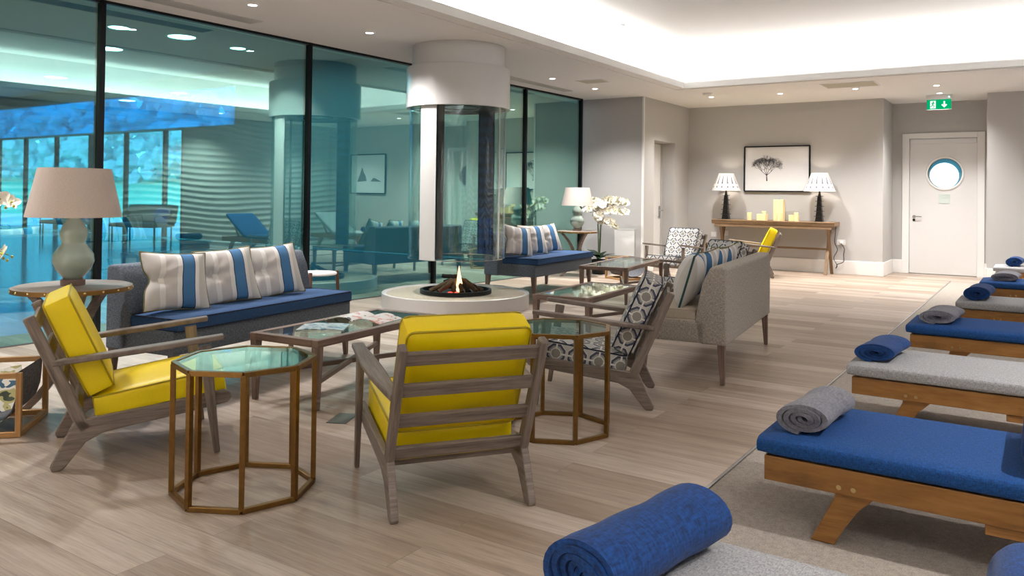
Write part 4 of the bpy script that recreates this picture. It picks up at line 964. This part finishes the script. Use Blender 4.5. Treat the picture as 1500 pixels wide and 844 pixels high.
candle(-4.40, 14.27, .08, .15, 0, 'slim cream candle on the far left of the candles'); candle(-4.165, 14.25, .155, .13, 1, 'square block candle in the left pair'); candle(-4.18, 14.40, .075, .175, 0, 'round candle just behind the left block candle')
candle(-3.90, 14.36, .165, .39, 1, 'tallest square candle in the middle of the console'); candle(-3.86, 14.20, .08, .16, 0, 'small round candle before the tallest candle'); candle(-3.625, 14.27, .145, .125, 1, 'square block candle on the right of the candles'); candle(-3.565, 14.18, .075, .165, 0, 'round candle at the right end of the candles')
# picture
pc = empty('framed_picture', (-4.015, YB, 1.82), 0, 'black framed print of a bare winter tree above the console', 'picture')
fw, fh_ = .575, .405
mb = MB()
for s in (-1, 1): mb.box(-fw, fw, -.045, 0, s*fh_-.011, s*fh_+.011); mb.box(s*fw-.011, s*fw+.011, -.045, 0, -fh_, fh_)
mb.build('frame', M['black_metal'], pc); MB().box(-fw, fw, -.02, -.002, -fh_, fh_).build('print', M['paper'], pc)
mb = MB()
def branch(p, a, L_, w_, d):
    q_ = (p[0]+L_*math.sin(a), p[1]+L_*math.cos(a)); mb.beam((p[0], -.0215, p[1]), (q_[0], -.0215, q_[1]), w_, .0012, up=(0, 1, 0), w1=w_*.7)
    if d == 0: return
    for k in range(3 if d > 1 else 3): branch(q_, a*.9+random.uniform(-.85, .85), L_*random.uniform(.62, .85), w_*.62, d-1)
mb.beam((-.17, -.0215, -.22), (-.175, -.0215, -.12), .022, .0012, up=(0, 1, 0), w1=.015)
for a_ in (-.85, -.4, 0, .4, .85): branch((-.175, -.12), a_, .105, .009, 5)
mb.build('tree_image', M['ink'], pc)
pc2 = empty('framed_picture', (1.02, YB, 1.78), 0, 'black framed landscape print right of the door recess, seen only reflected in the glass', 'picture')
mb = MB()
for s_ in (-1, 1): mb.box(-.64, .64, -.04, 0, s_*.5-.015, s_*.5+.015); mb.box(s_*.64-.015, s_*.64+.015, -.04, 0, -.5, .5)
mb.build('frame', M['black_metal'], pc2); MB().box(-.64, .64, -.02, -.002, -.5, .5).build('print', M['paper'], pc2)
MB().prism([(.05, -.18), (.40, -.20), (.30, -.02), (.22, .18), (.16, .05), (.08, -.06)], 1, -.022, -.020).prism([(-.50, -.20), (-.1, -.19), (-.2, -.1), (-.3, -.12)], 1, -.022, -.020).build('print_image', plain('grey_ink', '#77797c', .8), pc2)
# sockets and cord
def socket(x, z, label, w_=.075, plug=False):
    t = empty('wall_socket', (x, YB, z), 0, label, 'socket'); MB().box(-w_, w_, -.012, 0, -.045, .045).build('plate', M['plastic'], t, bevel=.003)
    MB().box(-.02, -.004, -.016, -.011, -.02, .02).build('switch', M['doorpaint'], t)
    if plug: MB().rcube(.05, .045, .05, .01, 4, 0, T(.01, -.03, -.005)).build('plug', M['white'], t, smooth=60)
socket(-2.915, .545, 'white double socket with plug on the back wall right of the console', .07, True); socket(-5.17, .60, 'white socket on the back wall left of the console leg', .05); socket(-4.93, .63, 'white socket behind the left legs of the console', .04)
def cat(P_, k=8):
    P_ = [Vector(p) for p in P_]; o = []
    for i in range(len(P_)-1):
        p0, p1, p2, p3 = P_[max(0, i-1)], P_[i], P_[i+1], P_[min(len(P_)-1, i+2)]
        for j in range(k): u = j/k; o.append(.5*((2*p1)+(p2-p0)*u+(2*p0-5*p1+4*p2-p3)*u*u+(3*p1-p0-3*p2+p3)*u**3))
    return o+[P_[-1]]
pcd = empty('power_cord', (0, 0, 0), 0, 'thin black lamp cord hanging from the console to the wall socket', 'cord')
MB().tube(cat([(-3.0, 14.42, .89), (-2.985, 14.5, .75), (-3.005, 14.52, .55), (-2.96, 14.53, .42), (-3.02, 14.54, .28), (-2.97, 14.54, .16), (-2.985, 14.53, .10), (-2.965, 14.53, .13), (-2.955, 14.53, .17), (-2.86, 14.53, .22), (-2.86, 14.54, .34), (-2.85, 14.54, .44), (-2.905, 14.55, .53)]), .006, 6).build('flex', M['char'], pcd, smooth=60)
MB().rcube(.03, .03, .07, .01, 4, 0, T(-2.99, 14.45, .80)).build('cord_switch', M['char'], pcd, smooth=60)

# ------------------------------------------------------------------ sun loungers
LW = .66
def make_lounger(mm_):
    t = empty('sun_lounger'); m = M['teak']; z0, z1 = .205, .30
    for y in (.02, LW-.02): MB().beam((0, y, (z0+z1)/2), (1.95, y, (z0+z1)/2), .035, z1-z0).build('side_rail', m, t, bevel=.004)
    for x in (.02, 1.93): MB().beam((x, .04, (z0+z1)/2), (x, LW-.04, (z0+z1)/2), .035, z1-z0).build('end_rail', m, t, bevel=.004)
    for y in (.045, LW-.045):
        for x, s in ((.30, 1), (1.62, -1)):
            pts_o = [(x-.03*s, z0+.06), (x-.045*s, z0-.02), (x-.085*s, .10), (x-.13*s, 0.006), (x-.045*s, 0.006), (x-.01*s, .075), (x+.035*s, .145), (x+.09*s, .20), (x+.10*s, z0+.06)]
            MB().prism(pts_o, 1, y-.022, y+.022).build('leg', m, t, bevel=.004)
        yy = .0015 if y < .3 else LW-.0015
        for x in (.275, .325): MB().lathe([(.0095, -.003), (.0095, .003)], 14).xform(T(x, yy, .232)@RX(R(90))).build('bolt', M['stud'], t)
    MB().beam((.74, .03, z0-.02), (1.25, .03, z0-.02), .03, .035).build('ratchet_rail', m, t, bevel=.003)
    MB().beam((.74, LW-.03, z0-.02), (1.25, LW-.03, z0-.02), .03, .035).build('ratchet_rail', m, t, bevel=.003)
    mb = MB()
    for k in range(9): mb.beam((.10+k*.12, .03, z1-.012), (.10+k*.12, LW-.03, z1-.012), .07, .018)
    mb.build('slats', m, t)
    MB().rcube(1.20, LW+.03, .072, .028, 14, .006, T(.565, LW/2, z1+.038)).build('mattress', M[mm_], t, smooth=60)
    bm_ = T(1.15, LW/2, z1+.0)@RY(R(-34))
    MB().rcube(.82, LW+.03, .072, .028, 12, .006, bm_@T(.40, 0, .045)).build('back_mattress', M[mm_], t, smooth=60)
    MB().rcube(.80, LW-.06, .03, .01, 4, 0, bm_@T(.41, 0, -.01)).build('backrest_frame', m, t, smooth=60)
    for y in (.10, LW-.10): MB().beam((1.62, y, .55), (1.42, y, z0+.03), .03, .03).build('prop', m, t, bevel=.003)
    return t
lg = {k: make_lounger(k) for k in ('mat_grey', 'mat_blue')}; seen = set()
def towel_mesh(turns, r0, pitch, th, L_, sx, sz, flat=0):
    mb = MB(); n = int(turns*26); ny = 10; A = []; B = []
    for i in range(n+1):
        a_ = 2*math.pi*turns*i/n; r = r0+pitch*a_/(2*math.pi); q_ = a_-2*math.pi*turns-1.75; A.append(((r+th/2)*math.cos(q_), (r+th/2)*math.sin(q_))); B.append(((r-th/2)*math.cos(q_), (r-th/2)*math.sin(q_)))
    zmin = min(p[1] for p in A)*sz
    rows = []
    for j in range(ny+1):
        f = j/ny; y = -L_/2+L_*f; wob = 1+.03*math.sin(f*7+1)+.02*math.sin(f*17)
        def V(p, i): 
            k = 1+.018*math.sin(i*.55+f*9); x_, z_ = p[0]*sx*wob*k, p[1]*sz*wob*k
            zz = z_-zmin
            return mb.bm.verts.new((x_, y+(.012*math.sin(i*.21) if j in (0, ny) else 0), max(.001, zz)))
        rows.append(([V(p, i) for i, p in enumerate(A)], [V(p, i) for i, p in enumerate(B)]))
    for j in range(ny):
        for side in (0, 1):
            for i in range(n): mb.bm.faces.new((rows[j][side][i], rows[j][side][i+1], rows[j+1][side][i+1], rows[j+1][side][i]))
        for i in (0, n): mb.bm.faces.new((rows[j][0][i], rows[j][1][i], rows[j+1][1][i], rows[j+1][0][i]))
    for j in (0, ny):
        for i in range(n): mb.bm.faces.new((rows[j][0][i], rows[j][0][i+1], rows[j][1][i+1], rows[j][1][i]))
    bmesh.ops.recalc_face_normals(mb.bm, faces=mb.bm.faces)
    for f in mb.bm.faces:
        f.normal_update()
    mb.boxuv(mb.bm.faces); return mb
ZM = .376
LG = [('mat_grey', -.915, 1.45, 'grey sun lounger nearest us at the bottom edge'), ('mat_blue', -.935, 3.13, 'blue topped teak sun lounger with grey rolled towel in the right foreground'), ('mat_grey', -.93, 4.80, 'grey topped teak sun lounger third from us'), ('mat_blue', -.86, 6.58, 'blue topped teak sun lounger fourth from us'),
      ('mat_grey', -.68, 8.38, 'grey topped teak sun lounger fifth from us'), ('mat_blue', -.62, 10.6, 'blue topped teak sun lounger, second from the far end'), ('mat_grey', -.60, 13.05, 'grey topped teak sun lounger furthest away by the door recess')]
for m_, x, y, lab in LG:
    o = lg[m_] if m_ not in seen else copy_tree(lg[m_]); seen.add(m_); o.location = (x+.03, y+.015, .0); tag(o, lab, 'sun lounger', 'teak sun loungers')
TW = [(0, .11, .36, 'towel_blue', (4.6, .010, .0185, .0165, .50, 1.0, .82), 10, 'large rolled dark blue towel on the nearest grey lounger'), (1, .17, .30, 'towel_grey', (3.4, .010, .0195, .017, .40, 1.22, .74), 4, 'grey rolled towel on the nearest blue lounger'),
      (2, .15, .33, 'towel_blue', (3.3, .010, .0185, .017, .42, 1.45, .66), 4, 'folded blue towel on the third lounger'), (3, .22, .33, 'towel_grey', (3.3, .012, .021, .0185, .44, 1.45, .58), 4, 'folded grey towel on the fourth, blue lounger'),
      (4, .18, .33, 'towel_blue', (3.3, .012, .021, .0185, .44, 1.3, .74), 3, 'rolled blue towel on the fifth, grey lounger'), (5, .26, .33, 'towel_grey', (3.3, .012, .021, .0185, .44, 1.6, .55), 3, 'folded grey towel on the second furthest, blue lounger'), (6, .26, .33, 'towel_blue', (3.3, .012, .021, .0185, .40, 1.2, .74), 3, 'rolled blue towel on the furthest lounger')]
for k, dx, dy, m_, pr, rz, lab in TW:
    o = towel_mesh(*pr).build('rolled_towel', M[m_], smooth=50); o.location = (LG[k][1]+dx, LG[k][2]+dy, ZM); o.rotation_euler = (0, 0, R(-rz)); tag(o, lab, 'towel', 'towels on the loungers')
def bolster(x, y, lab, r_=.085):
    o = MB().lathe([(0, -.29), (r_*.6, -.29), (r_*.92, -.27), (r_, -.24), (r_, .24), (r_*.92, .27), (r_*.6, .29), (0, .29)], 28).xform(RX(R(90))).build('bolster_cushion', M['towel_blue'], smooth=60)
    o.location = (x, y, ZM+r_); tag(o, lab, 'bolster', 'blue bolsters on the loungers')
bolster(-.02, 1.86, 'blue bolster cushion cut by the bottom edge at the lower right corner'); bolster(.02, 3.46, 'dark blue bolster just entering at the right edge on the blue lounger')
